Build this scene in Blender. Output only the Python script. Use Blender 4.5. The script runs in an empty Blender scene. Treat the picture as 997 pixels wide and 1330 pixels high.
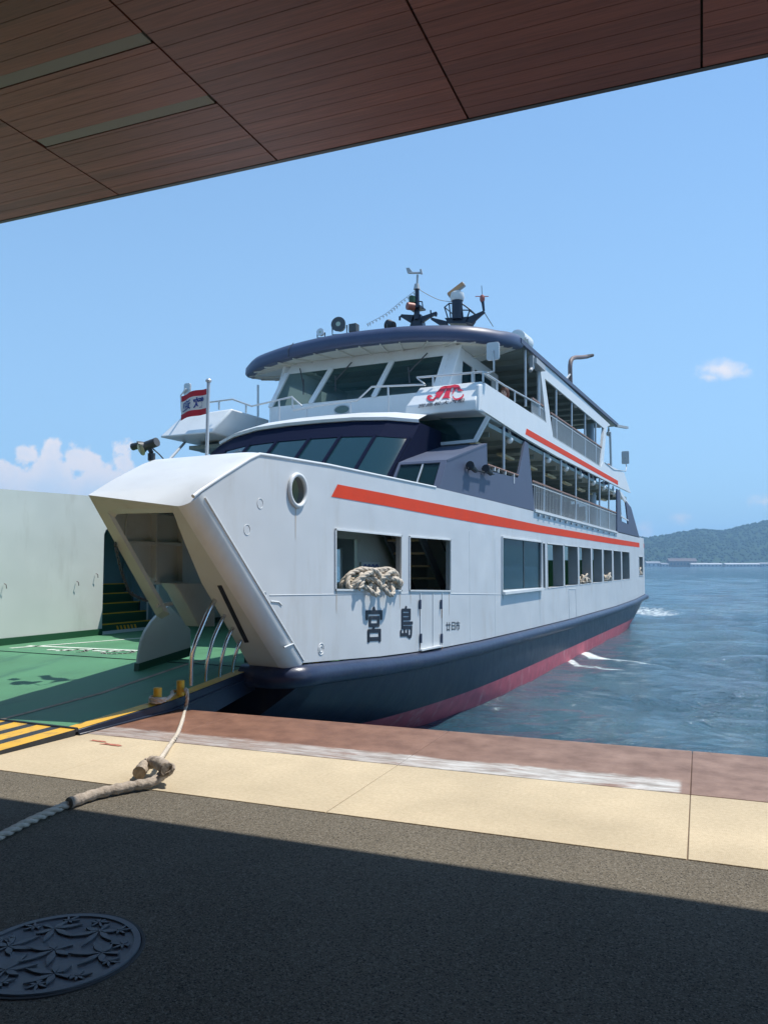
import bpy, bmesh, math, random
from mathutils import Vector, Matrix, noise
from mathutils.geometry import delaunay_2d_cdt, tessellate_polygon
random.seed(7)
R = math.radians
sc = bpy.context.scene
COL = sc.collection

# ------------------------------------------------------------------ camera model (photo pixels 997 x 1330)
F, W, H, YAW, HZ, CZ = 1020., 997, 1330, R(25.0), 734., 1.62
PIT = math.atan((HZ - H/2)/F)
def ray(px, py):
    x = (px-W/2)/F; y = -(py-H/2)/F
    f = math.cos(PIT)-y*math.sin(PIT); u = math.sin(PIT)+y*math.cos(PIT)
    return Vector((x*math.cos(YAW)-f*math.sin(YAW), x*math.sin(YAW)+f*math.cos(YAW), u))
CAM = Vector((0, 0, CZ))
def onX(p, X): d = ray(*p); return CAM + d*(X/d.x)
def onY(p, Y): d = ray(*p); return CAM + d*(Y/d.y)
def onZ(p, Z): d = ray(*p); return CAM + d*((Z-CZ)/d.z)
def onP(p, o, n): d = ray(*p); return CAM + d*((Vector(o)-CAM).dot(n)/d.dot(n))
QA = R(3.1)                                   # the quay is turned a little against the ship
QX = Vector((math.cos(QA), math.sin(QA), 0)); QN = Vector((-math.sin(QA), math.cos(QA), 0))
def qp(q, n, z=0.): return QX*q + QN*n + Vector((0, 0, z))

# ------------------------------------------------------------------ materials
def mat(name, col, rough=.5, metal=0., var=.0, vscale=3., bump=0., bscale=20., bdet=4., spec=.5, stain=None, stain_amt=0., sscale=1.5, sstretch=(1, 1, 1), coat=0.):
    m = bpy.data.materials.new(name); m.use_nodes = True
    nt = m.node_tree; N = nt.nodes; L = nt.links
    b = N['Principled BSDF']
    b.inputs['Roughness'].default_value = rough; b.inputs['Metallic'].default_value = metal
    b.inputs['Specular IOR Level'].default_value = spec
    b.inputs['Coat Weight'].default_value = coat
    b.inputs['Base Color'].default_value = (*col, 1)
    geo = N.new('ShaderNodeNewGeometry')
    src = None
    if var > 0:
        n = N.new('ShaderNodeTexNoise'); n.inputs['Scale'].default_value = vscale; n.inputs['Detail'].default_value = 5
        L.new(geo.outputs['Position'], n.inputs['Vector'])
        r = N.new('ShaderNodeMapRange'); r.inputs['From Min'].default_value = .3; r.inputs['From Max'].default_value = .7
        r.inputs['To Min'].default_value = 1-var; r.inputs['To Max'].default_value = 1+var
        L.new(n.outputs['Fac'], r.inputs['Value'])
        mx = N.new('ShaderNodeVectorMath'); mx.operation = 'SCALE'; mx.inputs[0].default_value = col
        L.new(r.outputs['Result'], mx.inputs['Scale']); src = mx.outputs['Vector']
        L.new(src, b.inputs['Base Color'])
        rr = N.new('ShaderNodeMapRange'); rr.inputs['To Min'].default_value = max(.02, rough-.1); rr.inputs['To Max'].default_value = min(1, rough+.1)
        L.new(n.outputs['Fac'], rr.inputs['Value']); L.new(rr.outputs['Result'], b.inputs['Roughness'])
    if stain:
        mp = N.new('ShaderNodeVectorMath'); mp.operation = 'MULTIPLY'; mp.inputs[1].default_value = sstretch
        L.new(geo.outputs['Position'], mp.inputs[0])
        n = N.new('ShaderNodeTexNoise'); n.inputs['Scale'].default_value = sscale; n.inputs['Detail'].default_value = 7; n.inputs['Roughness'].default_value = .65
        L.new(mp.outputs['Vector'], n.inputs['Vector'])
        r = N.new('ShaderNodeMapRange'); r.inputs['From Min'].default_value = .55; r.inputs['From Max'].default_value = .72
        r.inputs['To Max'].default_value = stain_amt
        L.new(n.outputs['Fac'], r.inputs['Value'])
        mx = N.new('ShaderNodeMix'); mx.data_type = 'RGBA'
        L.new(r.outputs['Result'], mx.inputs['Factor'])
        if src: L.new(src, mx.inputs[6])
        else: mx.inputs[6].default_value = (*col, 1)
        mx.inputs[7].default_value = (*stain, 1)
        L.new(mx.outputs[2], b.inputs['Base Color'])
    if bump > 0:
        n = N.new('ShaderNodeTexNoise'); n.inputs['Scale'].default_value = bscale; n.inputs['Detail'].default_value = bdet
        L.new(geo.outputs['Position'], n.inputs['Vector'])
        bp = N.new('ShaderNodeBump'); bp.inputs['Strength'].default_value = 1; bp.inputs['Distance'].default_value = bump
        L.new(n.outputs['Fac'], bp.inputs['Height']); L.new(bp.outputs['Normal'], b.inputs['Normal'])
    return m

M = {}
M['white_lit'] = mat('lit_white_paint', (.65, .69, .66), .4, var=.05, vscale=1., bump=.030, bscale=.8, bdet=1.6, stain=(.46, .47, .42), stain_amt=.4, sscale=1.4, sstretch=(1, 1.4, .4))  # hull white, lightened and greened: sunlight and deck bounce put into colour
M['white'] = mat('white_hull_paint', (.60, .62, .63), .36, var=.04, vscale=1.2, bump=.030, bscale=.9, bdet=1.6, stain=(.45, .42, .37), stain_amt=.35, sscale=1.6, sstretch=(1, 1.6, .35))
M['white2'] = mat('white_deck_paint', (.70, .72, .72), .35, var=.03, vscale=2, bump=.004, bscale=4, stain=(.5, .47, .42), stain_amt=.25, sscale=2, sstretch=(1, 1.5, .4))
M['inner'] = mat('grey_green_inner_paint', (.56, .58, .54), .5, var=.05, vscale=2, stain=(.4, .36, .3), stain_amt=.4, sscale=2.2)
M['grey'] = mat('grey_paint', (.40, .42, .43), .5, var=.05)
M['dgrey'] = mat('dark_grey_metal', (.07, .075, .08), .5, var=.1)
M['navy'] = mat('navy_hull_paint', (.007, .015, .036), .36, var=.15, vscale=3, bump=.012, bscale=2.2, stain=(.06, .055, .055), stain_amt=.4, sscale=2.5, sstretch=(1, 1.6, .3))
M['navy2'] = mat('slate_navy_paint', (.075, .095, .150), .55, var=.08, vscale=2, bump=.004, bscale=3)
M['rail_navy'] = mat('fender_navy_paint', (.024, .033, .072), .32, var=.15, vscale=5, bump=.006, bscale=6, stain=(.12, .11, .12), stain_amt=.5, sscale=4, sstretch=(1, .4, 1))
M['red_af'] = mat('red_antifouling', (.48, .105, .14), .65, var=.15, vscale=4, stain=(.55, .38, .36), stain_amt=.6, sscale=3, sstretch=(1, 1, .5))
M['stripe'] = mat('orange_red_stripe', (.72, .062, .022), .6, var=.05, spec=.15)
M['logo_red'] = mat('logo_red', (.62, .02, .05), .4)
M['ink'] = mat('black_lettering', (.012, .014, .025), .5)
M['blue_ink'] = mat('blue_lettering', (.02, .06, .30), .6)
M['green'] = mat('green_deck_paint', (.075, .225, .115), .65, var=.12, vscale=1.6, bump=.003, bscale=60, stain=(.03, .11, .075), stain_amt=.75, sscale=1.5, sstretch=(2.2, .28, 1))
M['dkgreen'] = mat('dark_green_paint', (.012, .075, .035), .5, var=.1)
M['marking'] = mat('worn_white_marking', (.62, .68, .60), .6, stain=(.12, .32, .2), stain_amt=.7, sscale=9)
M['yellow'] = mat('yellow_paint', (.72, .40, .02), .45, var=.08, vscale=6, stain=(.25, .17, .08), stain_amt=.6, sscale=7)
M['black'] = mat('black_paint', (.018, .02, .024), .5, var=.2, stain=(.06, .055, .05), stain_amt=.6, sscale=6)
M['steel'] = mat('stainless_steel', (.62, .64, .66), .25, metal=1)
M['alu'] = mat('painted_rail', (.50, .53, .55), .4, metal=.3)
M['baluster'] = mat('pale_baluster_paint', (.42, .45, .46), .45, var=.06)
M['brown'] = mat('wooden_handrail', (.28, .15, .10), .5, var=.15, vscale=8)
M['tread'] = mat('wooden_tread', (.42, .28, .14), .5, var=.1)
M['glass'] = mat('dark_tinted_glass', (.006, .034, .046), .05, spec=.5)
M['navy_m'] = mat('matt_navy_paint', (.006, .010, .030), .85, spec=.05)
M['ceil'] = mat('shaded_ceiling_paint', (.24, .29, .27), .6, var=.06)  # inner paint darkened; the under-deck shade is put into its colour
M['jamb'] = mat('grey_window_jamb', (.26, .28, .29), .6, var=.06)
M['rope'] = mat('pale_mooring_rope', (.56, .49, .40), .9, var=.15, vscale=30)
M['canvas'] = mat('rope_chafe_sleeve', (.36, .30, .24), .95, var=.25, vscale=25, bump=.01, bscale=40)
M['globe'] = mat('white_globe_lamp', (.82, .82, .80), .25)
M['red'] = mat('red_cloth', (.55, .03, .05), .9)
M['cloth_w'] = mat('white_cloth', (.80, .80, .80), .9, var=.03)
M['skin'] = mat('skin', (.60, .36, .26), .6)
M['hair'] = mat('brown_hair', (.16, .06, .03), .6, var=.2, vscale=30)
M['denim'] = mat('dark_trousers', (.03, .04, .08), .9)
M['bench'] = mat('dark_seat', (.02, .03, .07), .6)
M['tube_lamp'] = mat('pale_ceiling_lamp', (.60, .54, .34), .5)
M['orange'] = mat('scanner_orange', (.62, .36, .20), .5)
M['rust'] = mat('rusty_exhaust', (.16, .115, .11), .6, var=.3, vscale=8)
M['soot'] = mat('soot_black', (.02, .018, .018), .8)
M['lens'] = mat('lamp_lens', (.45, .52, .40), .08)
M['mirror'] = mat('mirror_glass', (.85, .87, .88), .03, metal=1)

def water_glass(name, col, tr):
    m = bpy.data.materials.new(name); m.use_nodes = True; nt = m.node_tree
    b = nt.nodes['Principled BSDF']; b.inputs['Base Color'].default_value = (*col, 1); b.inputs['Roughness'].default_value = .03
    b.inputs['Transmission Weight'].default_value = 0
    t = nt.nodes.new('ShaderNodeBsdfTransparent'); t.inputs['Color'].default_value = (*tr, 1)
    mx = nt.nodes.new('ShaderNodeMixShader'); mx.inputs[0].default_value = .45
    nt.links.new(t.outputs[0], mx.inputs[1]); nt.links.new(b.outputs[0], mx.inputs[2])
    nt.links.new(mx.outputs[0], nt.nodes['Material Output'].inputs['Surface'])
    return m
M['clear'] = water_glass('tinted_window_glass', (.012, .05, .06), (.42, .62, .64))

# ------------------------------------------------------------------ mesh builder
class MB:
    def __init__(s): s.v = []; s.f = []; s.m = []
    def poly(s, pts, m=0):
        i = len(s.v); s.v += [tuple(p) for p in pts]; s.f.append(list(range(i, i+len(pts)))); s.m.append(m)
    def raw(s, vs, fs, m=0):
        i = len(s.v); s.v += [tuple(p) for p in vs]
        for f in fs: s.f.append([i+k for k in f]); s.m.append(m)
    def box(s, x0, x1, y0, y1, z0, z1, m=0):
        s.obox(Vector(((x0+x1)/2, (y0+y1)/2, (z0+z1)/2)), Vector(((x1-x0)/2, 0, 0)), Vector((0, (y1-y0)/2, 0)), Vector((0, 0, (z1-z0)/2)), m)
    def obox(s, c, a, b, d, m=0):
        c, a, b, d = Vector(c), Vector(a), Vector(b), Vector(d)
        vs = [c-a-b-d, c+a-b-d, c+a+b-d, c-a+b-d, c-a-b+d, c+a-b+d, c+a+b+d, c-a+b+d]
        s.raw(vs, [(3, 2, 1, 0), (4, 5, 6, 7), (0, 1, 5, 4), (1, 2, 6, 5), (2, 3, 7, 6), (3, 0, 4, 7)], m)
    def bar(s, p, q, w, h, up=(0, 0, 1), m=0):
        p, q = Vector(p), Vector(q); d = q-p; u = Vector(up)
        x = d.cross(u)
        if x.length < 1e-6: x = d.cross(Vector((1, 0, 0)))
        x.normalize(); u = x.cross(d).normalized()
        s.obox((p+q)/2, x*(w/2), d/2, u*(h/2), m)
    def prism(s, pts, vec, m=0):
        a = [Vector(p) for p in pts]; vec = Vector(vec); n = len(a)
        tris = tessellate_polygon([a])
        vs = a+[p+vec for p in a]
        fs = [tuple(t) for t in tris]+[tuple(k+n for k in reversed(t)) for t in tris]
        fs += [(i, (i+1) % n, (i+1) % n+n, i+n) for i in range(n)]
        s.raw(vs, fs, m)
    def tube(s, pts, r, n=8, m=0, closed=False, cap=True):
        pts = [Vector(p) for p in pts]; k = len(pts)
        rs = r if isinstance(r, (list, tuple)) else [r]*k
        vs = []; prev = None
        for i, p in enumerate(pts):
            a = pts[(i-1) % k] if (closed or i > 0) else p
            b = pts[(i+1) % k] if (closed or i < k-1) else p
            t = (b-a).normalized()
            if prev is None:
                x = t.cross(Vector((0, 0, 1)))
                if x.length < 1e-3: x = t.cross(Vector((1, 0, 0)))
            else: x = prev - t*prev.dot(t)
            x.normalize(); prev = x; y = t.cross(x)
            for j in range(n):
                an = 2*math.pi*j/n; vs.append(p+(x*math.cos(an)+y*math.sin(an))*rs[i])
        fs = []
        for i in range(k if closed else k-1):
            for j in range(n):
                a = i*n+j; b = i*n+(j+1) % n; c = ((i+1) % k)*n+(j+1) % n; d = ((i+1) % k)*n+j
                fs.append((a, b, c, d))
        if cap and not closed: fs += [tuple(reversed(range(n))), tuple(range((k-1)*n, k*n))]
        s.raw(vs, fs, m)
    def lathe(s, prof, o=(0, 0, 0), ax=(0, 0, 1), n=16, m=0):
        o = Vector(o); ax = Vector(ax).normalized(); x = ax.orthogonal().normalized(); y = ax.cross(x)
        vs = []
        for r, h in prof:
            for j in range(n):
                a = 2*math.pi*j/n; vs.append(o+ax*h+(x*math.cos(a)+y*math.sin(a))*max(r, 1e-4))
        fs = []
        for i in range(len(prof)-1):
            for j in range(n): fs.append((i*n+j, i*n+(j+1) % n, (i+1)*n+(j+1) % n, (i+1)*n+j))
        fs += [tuple(reversed(range(n))), tuple(range((len(prof)-1)*n, len(prof)*n))]
        s.raw(vs, fs, m)
    def ball(s, c, r, sx=1, sy=1, sz=1, n=14, m=0):
        c = Vector(c); vs = []; k = n//2
        for i in range(1, k):
            t = math.pi*i/k
            for j in range(n):
                a = 2*math.pi*j/n; vs.append(c+Vector((math.sin(t)*math.cos(a)*sx, math.sin(t)*math.sin(a)*sy, math.cos(t)*sz))*r)
        b = len(vs); vs += [c+Vector((0, 0, r*sz)), c-Vector((0, 0, r*sz))]
        fs = [(i*n+j, (i+1)*n+j, (i+1)*n+(j+1) % n, i*n+(j+1) % n) for i in range(k-2) for j in range(n)]
        fs += [(b, j, (j+1) % n) for j in range(n)]+[(b+1, (k-2)*n+(j+1) % n, (k-2)*n+j) for j in range(n)]
        s.raw(vs, fs, m)
    def grid(s, rows, m=0):
        k = len(rows[0]); vs = [p for r in rows for p in r]
        s.raw(vs, [(i*k+j, i*k+j+1, (i+1)*k+j+1, (i+1)*k+j) for i in range(len(rows)-1) for j in range(k-1)], m)
    def build(s, name, mats, parent=None, origin=None, bevel=0, angle=35, weld=True):
        if not isinstance(mats, (list, tuple)): mats = [mats]
        me = bpy.data.meshes.new(name)
        o = Vector(origin) if origin is not None else Vector((0, 0, 0))
        me.from_pydata([tuple(Vector(p)-o) for p in s.v], [], s.f)
        for k in mats: me.materials.append(k)
        me.polygons.foreach_set('material_index', s.m)
        if weld:
            bm = bmesh.new(); bm.from_mesh(me)
            bmesh.ops.remove_doubles(bm, verts=bm.verts, dist=2e-5)
            bmesh.ops.recalc_face_normals(bm, faces=bm.faces)
            bm.to_mesh(me); bm.free()
        me.polygons.foreach_set('use_smooth', [angle > 0]*len(me.polygons))
        if angle > 0: me.set_sharp_from_angle(angle=R(angle))
        me.update()
        ob = bpy.data.objects.new(name, me); COL.objects.link(ob); ob.location = o
        if parent is not None:
            ob.parent = parent
            if parent.type == 'EMPTY' or parent.location.length > 0:
                ob.matrix_parent_inverse = Matrix.Translation(-Vector(parent.location))
        if bevel:
            bv = ob.modifiers.new('bevel', 'BEVEL'); bv.width = bevel; bv.segments = 2; bv.limit_method = 'ANGLE'; bv.angle_limit = R(40)
        return ob

def _split(mb):
    par = list(range(len(mb.v)))
    def fd(a):
        while par[a] != a: par[a] = par[par[a]]; a = par[a]
        return a
    for f in mb.f:
        for k in f[1:]: par[fd(k)] = fd(f[0])
    g = {}
    for f, m in zip(mb.f, mb.m): g.setdefault(fd(f[0]), []).append((f, m))
    out = []
    for fs in g.values():
        ix = {}; n = MB()
        for f, m in fs:
            for k in f:
                if k not in ix: ix[k] = len(n.v); n.v.append(mb.v[k])
            n.f.append([ix[k] for k in f]); n.m.append(m)
        out.append(n)
    return out
def build_each(mb, name, mats, parent, **k):
    """every separate piece becomes an object of its own"""
    return [p.build(name, mats, parent, **k) for p in _split(mb)]
def tag(o, label=None, cat=None, group=None, kind=None):
    if label: o['label'] = label
    if cat: o['category'] = cat
    if group: o['group'] = group
    if kind: o['kind'] = kind
    return o
def thing(name, loc, label, cat, group=None):
    o = bpy.data.objects.new(name, None); COL.objects.link(o); o.location = loc; o.empty_display_size = .3
    return tag(o, label, cat, group)

def inside(p, poly):
    x, y = p; c = False; n = len(poly)
    for i in range(n):
        x1, y1 = poly[i]; x2, y2 = poly[(i+1) % n]
        if (y1 > y) != (y2 > y) and x < (x2-x1)*(y-y1)/(y2-y1)+x1: c = not c
    return c
def shell(mb, outer, holes, fn, fb, m=0, mj=None, grid=0):
    """plate with openings: 2-D outline + holes; fn / fb map (u,v) to the front / back surface"""
    if mj is None: mj = m
    def dens(pl):
        out = []
        for i in range(len(pl)):
            a = Vector(pl[i]); b = Vector(pl[(i+1) % len(pl)]); k = max(1, int((b-a).length/grid)) if grid else 1
            out += [tuple(a.lerp(b, j/k)) for j in range(k)]
        return out
    loops = [dens(outer)]+[dens(h) for h in holes]
    co = []; ed = []
    for l in loops:
        i = len(co); co += [Vector(p) for p in l]; ed += [(i+k, i+(k+1) % len(l)) for k in range(len(l))]
    r = delaunay_2d_cdt(co, ed, [], 0, 1e-6)
    vs, fs = r[0], r[2]
    keep = []
    for f in fs:
        c = (vs[f[0]]+vs[f[1]]+vs[f[2]])/3
        if inside(c, outer) and not any(inside(c, h) for h in holes): keep.append(f)
    mb.raw([fn(*v) for v in vs], keep, m)
    mb.raw([fb(*v) for v in vs], [tuple(reversed(f)) for f in keep], mj)
    for l in loops:
        k = len(l)
        mb.raw([fn(*p) for p in l]+[fb(*p) for p in l], [(i, (i+1) % k, (i+1) % k+k, i+k) for i in range(k)], mj)

def text_poly(s, size=1., offset=0., shear=0.):
    c = bpy.data.curves.new('glyphs', 'FONT'); c.body = s; c.size = size; c.offset = offset; c.shear = shear
    c.resolution_u = 6
    o = bpy.data.objects.new('glyphs', c); COL.objects.link(o)
    dg = bpy.context.evaluated_depsgraph_get(); dg.update()
    e = o.evaluated_get(dg); me = e.to_mesh()
    vs = [tuple(v.co) for v in me.vertices]; fs = [tuple(p.vertices) for p in me.polygons]
    e.to_mesh_clear(); bpy.data.objects.remove(o); bpy.data.curves.remove(c)
    x0 = min(v[0] for v in vs); x1 = max(v[0] for v in vs); y0 = min(v[1] for v in vs); y1 = max(v[1] for v in vs)
    return [((v[0]-x0)/(x1-x0), (v[1]-y0)/(y1-y0)) for v in vs], fs
def put_text(mb, s, quad, offset=0., shear=0., m=0, bold=0.):
    """quad: bottom-left, bottom-right, top-right, top-left"""
    vs, fs = text_poly(s, 1., offset, shear); a, b, c, d = [Vector(p) for p in quad]
    nn = (b-a).cross(d-a).normalized()*.0004
    for k, (du, dv) in enumerate([(0, 0)] if not bold else [(0, 0), (bold, 0), (-bold, 0), (0, bold*.7), (0, -bold*.7), (bold*.7, bold*.5), (-bold*.7, -bold*.5)]):
        mb.raw([(a*(1-u-du)+b*(u+du))*(1-v-dv)+(d*(1-u-du)+c*(u+du))*(v+dv)+nn*k for u, v in vs], fs, m)
def arc(c, r, a0, a1, n): return [(c[0]+r*math.cos(R(a0+(a1-a0)*i/n)), c[1]+r*math.sin(R(a0+(a1-a0)*i/n))) for i in range(n+1)]
def smooth(pts, n=6, closed=False):
    P = [Vector(p) for p in pts]; k = len(P); out = []
    for i in range(k if closed else k-1):
        a = P[(i-1) % k] if closed or i > 0 else P[0]; b = P[i]; c = P[(i+1) % k]; d = P[(i+2) % k] if closed or i < k-2 else P[-1]
        for j in range(n):
            t = j/n
            out.append(.5*((2*b)+(c-a)*t+(2*a-5*b+4*c-d)*t*t+(3*b-a-3*c+d)*t**3))
    if not closed: out.append(P[-1])
    return out
def lerp_tab(tab, x):
    if x <= tab[0][0]: return tab[0][1]
    for (a, u), (b, v) in zip(tab, tab[1:]):
        if x <= b: return u+(v-u)*(x-a)/(b-a)
    return tab[-1][1]

WZ = -1.4          # water level
# ------------------------------------------------------------------ camera, sun, sky
cam = bpy.data.cameras.new('camera'); co = bpy.data.objects.new('camera', cam); COL.objects.link(co); sc.camera = co
cam.sensor_fit = 'VERTICAL'; cam.sensor_height = 36; cam.lens = 36*F/H; cam.clip_start = .05; cam.clip_end = 20000
co.location = CAM; co.rotation_euler = (R(90)+PIT, 0, YAW)
sun_dir = (QX*.37 + QN*.282 + Vector((0, 0, 1))).normalized()
sl = bpy.data.lights.new('sun', 'SUN'); sl.energy = 5.0; sl.angle = R(.53); sl.color = (1, .95, .87)
so = bpy.data.objects.new('sun', sl); COL.objects.link(so); so.rotation_euler = sun_dir.to_track_quat('Z', 'Y').to_euler(); so.location = (0, 0, 60)

w = bpy.data.worlds.new('World'); sc.world = w; w.use_nodes = True
nt = w.node_tree; N = nt.nodes; L = nt.links
bg = N['Background']; bg.inputs['Strength'].default_value = .125
sky = N.new('ShaderNodeTexSky'); sky.sky_type = 'NISHITA'; sky.sun_disc = False
sky.sun_elevation = math.asin(sun_dir.z); sky.sun_rotation = math.atan2(sun_dir.x, sun_dir.y)
sky.air_density = 1.0; sky.dust_density = .2; sky.ozone_density = 4.0; sky.altitude = 0
geo = N.new('ShaderNodeTexCoord')
def mth(op, a, b=None, c=None):
    n = N.new('ShaderNodeMath'); n.operation = op
    for i, x in enumerate((a, b, c)):
        if x is None: continue
        if isinstance(x, (int, float)): n.inputs[i].default_value = x
        else: L.new(x, n.inputs[i])
    return n.outputs[0]
def dot(v):
    n = N.new('ShaderNodeVectorMath'); n.operation = 'DOT_PRODUCT'; L.new(geo.outputs['Generated'], n.inputs[0]); n.inputs[1].default_value = v
    return n.outputs['Value']
# cumulus bank over the horizon: directions expressed as tangents about one compass bearing of the site
fw = dot((-math.sin(YAW), math.cos(YAW), 0)); rt = dot((math.cos(YAW), math.sin(YAW), 0)); up = dot((0, 0, 1))
fw = mth('MAXIMUM', fw, .05)
cu = mth('DIVIDE', rt, fw); cv = mth('DIVIDE', up, fw)
cmb = N.new('ShaderNodeCombineXYZ'); L.new(cu, cmb.inputs[0]); L.new(cv, cmb.inputs[1])
def cnoise(scale, det, rough=.6):
    n = N.new('ShaderNodeTexNoise'); n.inputs['Scale'].default_value = scale; n.inputs['Detail'].default_value = det; n.inputs['Roughness'].default_value = rough
    L.new(cmb.outputs[0], n.inputs['Vector']); return n.outputs['Fac']
def puffs(lst):
    d = None
    for px, py, r, sy in lst:
        u, v = (px-W/2)/F, (HZ-py)/F
        a = mth('SUBTRACT', cu, u); b = mth('MULTIPLY', mth('SUBTRACT', cv, v), sy)
        q = mth('SUBTRACT', mth('SQRT', mth('ADD', mth('MULTIPLY', a, a), mth('MULTIPLY', b, b))), r/F)
        d = q if d is None else mth('SMOOTH_MIN', d, q, .006)
    return d
n1 = cnoise(38, 9, .62); n2 = cnoise(14, 5)
def ss(x, a, b, lo=0., hi=1.):
    n = N.new('ShaderNodeMapRange'); n.interpolation_type = 'SMOOTHSTEP'
    for i, q in zip((1, 2, 3, 4), (a, b, lo, hi)): n.inputs[i].default_value = q
    L.new(x, n.inputs[0]); return n.outputs[0]
big = puffs([(66, 577, 12, 1), (64, 596, 18, 1), (32, 590, 17, 1.2), (102, 594, 21, 1), (120, 600, 15, 1), (157, 582, 13, 1), (158, 600, 15, 1), (60, 640, 46, 1), (130, 645, 44, 1), (-20, 650, 60, 1), (-90, 620, 50, 1), (190, 655, 30, 1), (0, 624, 14, 1), (-170, 640, 60, 1), (250, 668, 30, 1.3)])
big = mth('ADD', big, mth('MULTIPLY', mth('SUBTRACT', n1, .5), -.040))
small = puffs([(945, 476, 26, 2.1), (925, 487, 13, 2.4), (970, 482, 13, 2.6), (882, 674, 9, 2.), (835, 685, 8, 1.2), (992, 652, 10, 1.6), (1090, 640, 40, 2.), (1200, 520, 40, 2.4)])
small = mth('ADD', small, mth('MULTIPLY', mth('SUBTRACT', n1, .5), -.062))
a_big = ss(big, .0015, -.006); a_small = ss(small, .010, -.022, 0, .9)
# sunlit rims, greyer bluer bodies
edge = ss(mth('ADD', big, mth('MULTIPLY', mth('SUBTRACT', n2, .5), .10)), -.045, .004)
low = ss(cv, .055, .16)
dens = mth('MULTIPLY', a_big, mth('ADD', .50, mth('MULTIPLY', .50, mth('MULTIPLY', edge, mth('ADD', .35, mth('MULTIPLY', .65, low))))))
alpha = mth('MAXIMUM', dens, a_small)
mx = N.new('ShaderNodeMix'); mx.data_type = 'RGBA'
L.new(alpha, mx.inputs['Factor']); mx.inputs[7].default_value = (7.2, 6.9, 7.1, 1)
hz = N.new('ShaderNodeMix'); hz.data_type = 'RGBA'
tint = N.new('ShaderNodeVectorMath'); tint.operation = 'MULTIPLY'; tint.inputs[1].default_value = (.95, 1.25, 1.40); L.new(sky.outputs[0], tint.inputs[0]); L.new(tint.outputs[0], hz.inputs[6]); hz.inputs[7].default_value = (3.0, 4.9, 7.0, 1); L.new(ss(cv, .75, -.02, .35, .75), hz.inputs['Factor'])
L.new(hz.outputs[2], mx.inputs[6]); L.new(mx.outputs[2], bg.inputs['Color'])
vs = sc.view_settings; vs.view_transform = 'Standard'; vs.look = 'None'; vs.exposure = .12; vs.gamma = 1; vs.use_curve_mapping = False

# ------------------------------------------------------------------ quay
def rock(name, cols, scale, rough, bump, bscale, speck=0.):
    m = bpy.data.materials.new(name); m.use_nodes = True; nt = m.node_tree; N = nt.nodes; L = nt.links
    b = N['Principled BSDF']; b.inputs['Roughness'].default_value = rough; b.inputs['Specular IOR Level'].default_value = .12
    g = N.new('ShaderNodeNewGeometry')
    n = N.new('ShaderNodeTexNoise'); n.inputs['Scale'].default_value = scale; n.inputs['Detail'].default_value = 8; n.inputs['Roughness'].default_value = .7
    L.new(g.outputs['Position'], n.inputs['Vector'])
    r = N.new('ShaderNodeValToRGB'); L.new(n.outputs['Fac'], r.inputs[0])
    for i, (p, c) in enumerate(cols):
        e = r.color_ramp.elements[i] if i < 2 else r.color_ramp.elements.new(p)
        e.position = p; e.color = (*c, 1)
    out = r.outputs[0]
    big = N.new('ShaderNodeTexNoise'); big.inputs['Scale'].default_value = .9; big.inputs['Detail'].default_value = 6; L.new(g.outputs['Position'], big.inputs['Vector'])
    rb = N.new('ShaderNodeMapRange'); rb.inputs[1].default_value = .3; rb.inputs[2].default_value = .7; rb.inputs[3].default_value = .82; rb.inputs[4].default_value = 1.14
    L.new(big.outputs['Fac'], rb.inputs[0])
    sc_ = N.new('ShaderNodeVectorMath'); sc_.operation = 'SCALE'; L.new(out, sc_.inputs[0]); L.new(rb.outputs[0], sc_.inputs['Scale']); out = sc_.outputs[0]
    if speck:
        v = N.new('ShaderNodeTexVoronoi'); v.inputs['Scale'].default_value = bscale*.9; L.new(g.outputs['Position'], v.inputs['Vector'])
        w = N.new('ShaderNodeSeparateColor'); L.new(v.outputs['Color'], w.inputs[0])
        rr = N.new('ShaderNodeMapRange'); rr.inputs[1].default_value = .62; rr.inputs[2].default_value = 1; rr.inputs[3].default_value = 0; rr.inputs[4].default_value = speck; L.new(w.outputs[0], rr.inputs[0])
        mm = N.new('ShaderNodeMix'); mm.data_type = 'RGBA'; L.new(rr.outputs[0], mm.inputs['Factor']); L.new(out, mm.inputs[6]); mm.inputs[7].default_value = (.34, .31, .26, 1); out = mm.outputs[2]
        d2 = N.new('ShaderNodeMapRange'); d2.inputs[1].default_value = .30; d2.inputs[2].default_value = 0; d2.inputs[3].default_value = 0; d2.inputs[4].default_value = .85; L.new(w.outputs[1], d2.inputs[0])
        m3 = N.new('ShaderNodeMix'); m3.data_type = 'RGBA'; L.new(d2.outputs[0], m3.inputs['Factor']); L.new(out, m3.inputs[6]); m3.inputs[7].default_value = (.035, .032, .028, 1); out = m3.outputs[2]
    L.new(out, b.inputs['Base Color'])
    v = N.new('ShaderNodeTexVoronoi'); v.inputs['Scale'].default_value = bscale; L.new(g.outputs['Position'], v.inputs['Vector'])
    bp = N.new('ShaderNodeBump'); bp.inputs['Distance'].default_value = bump; L.new(v.outputs['Distance'], bp.inputs['Height']); L.new(bp.outputs[0], b.inputs['Normal'])
    return m
M['asphalt'] = rock('asphalt', [(.25, (.085, .074, .057)), (.75, (.195, .170, .130))], 60, .95, .0018, 160, .42)
M['concrete'] = rock('beige_coated_concrete', [(.25, (.47, .385, .260)), (.75, (.62, .52, .365))], 35, .9, .0015, 160)
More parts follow.
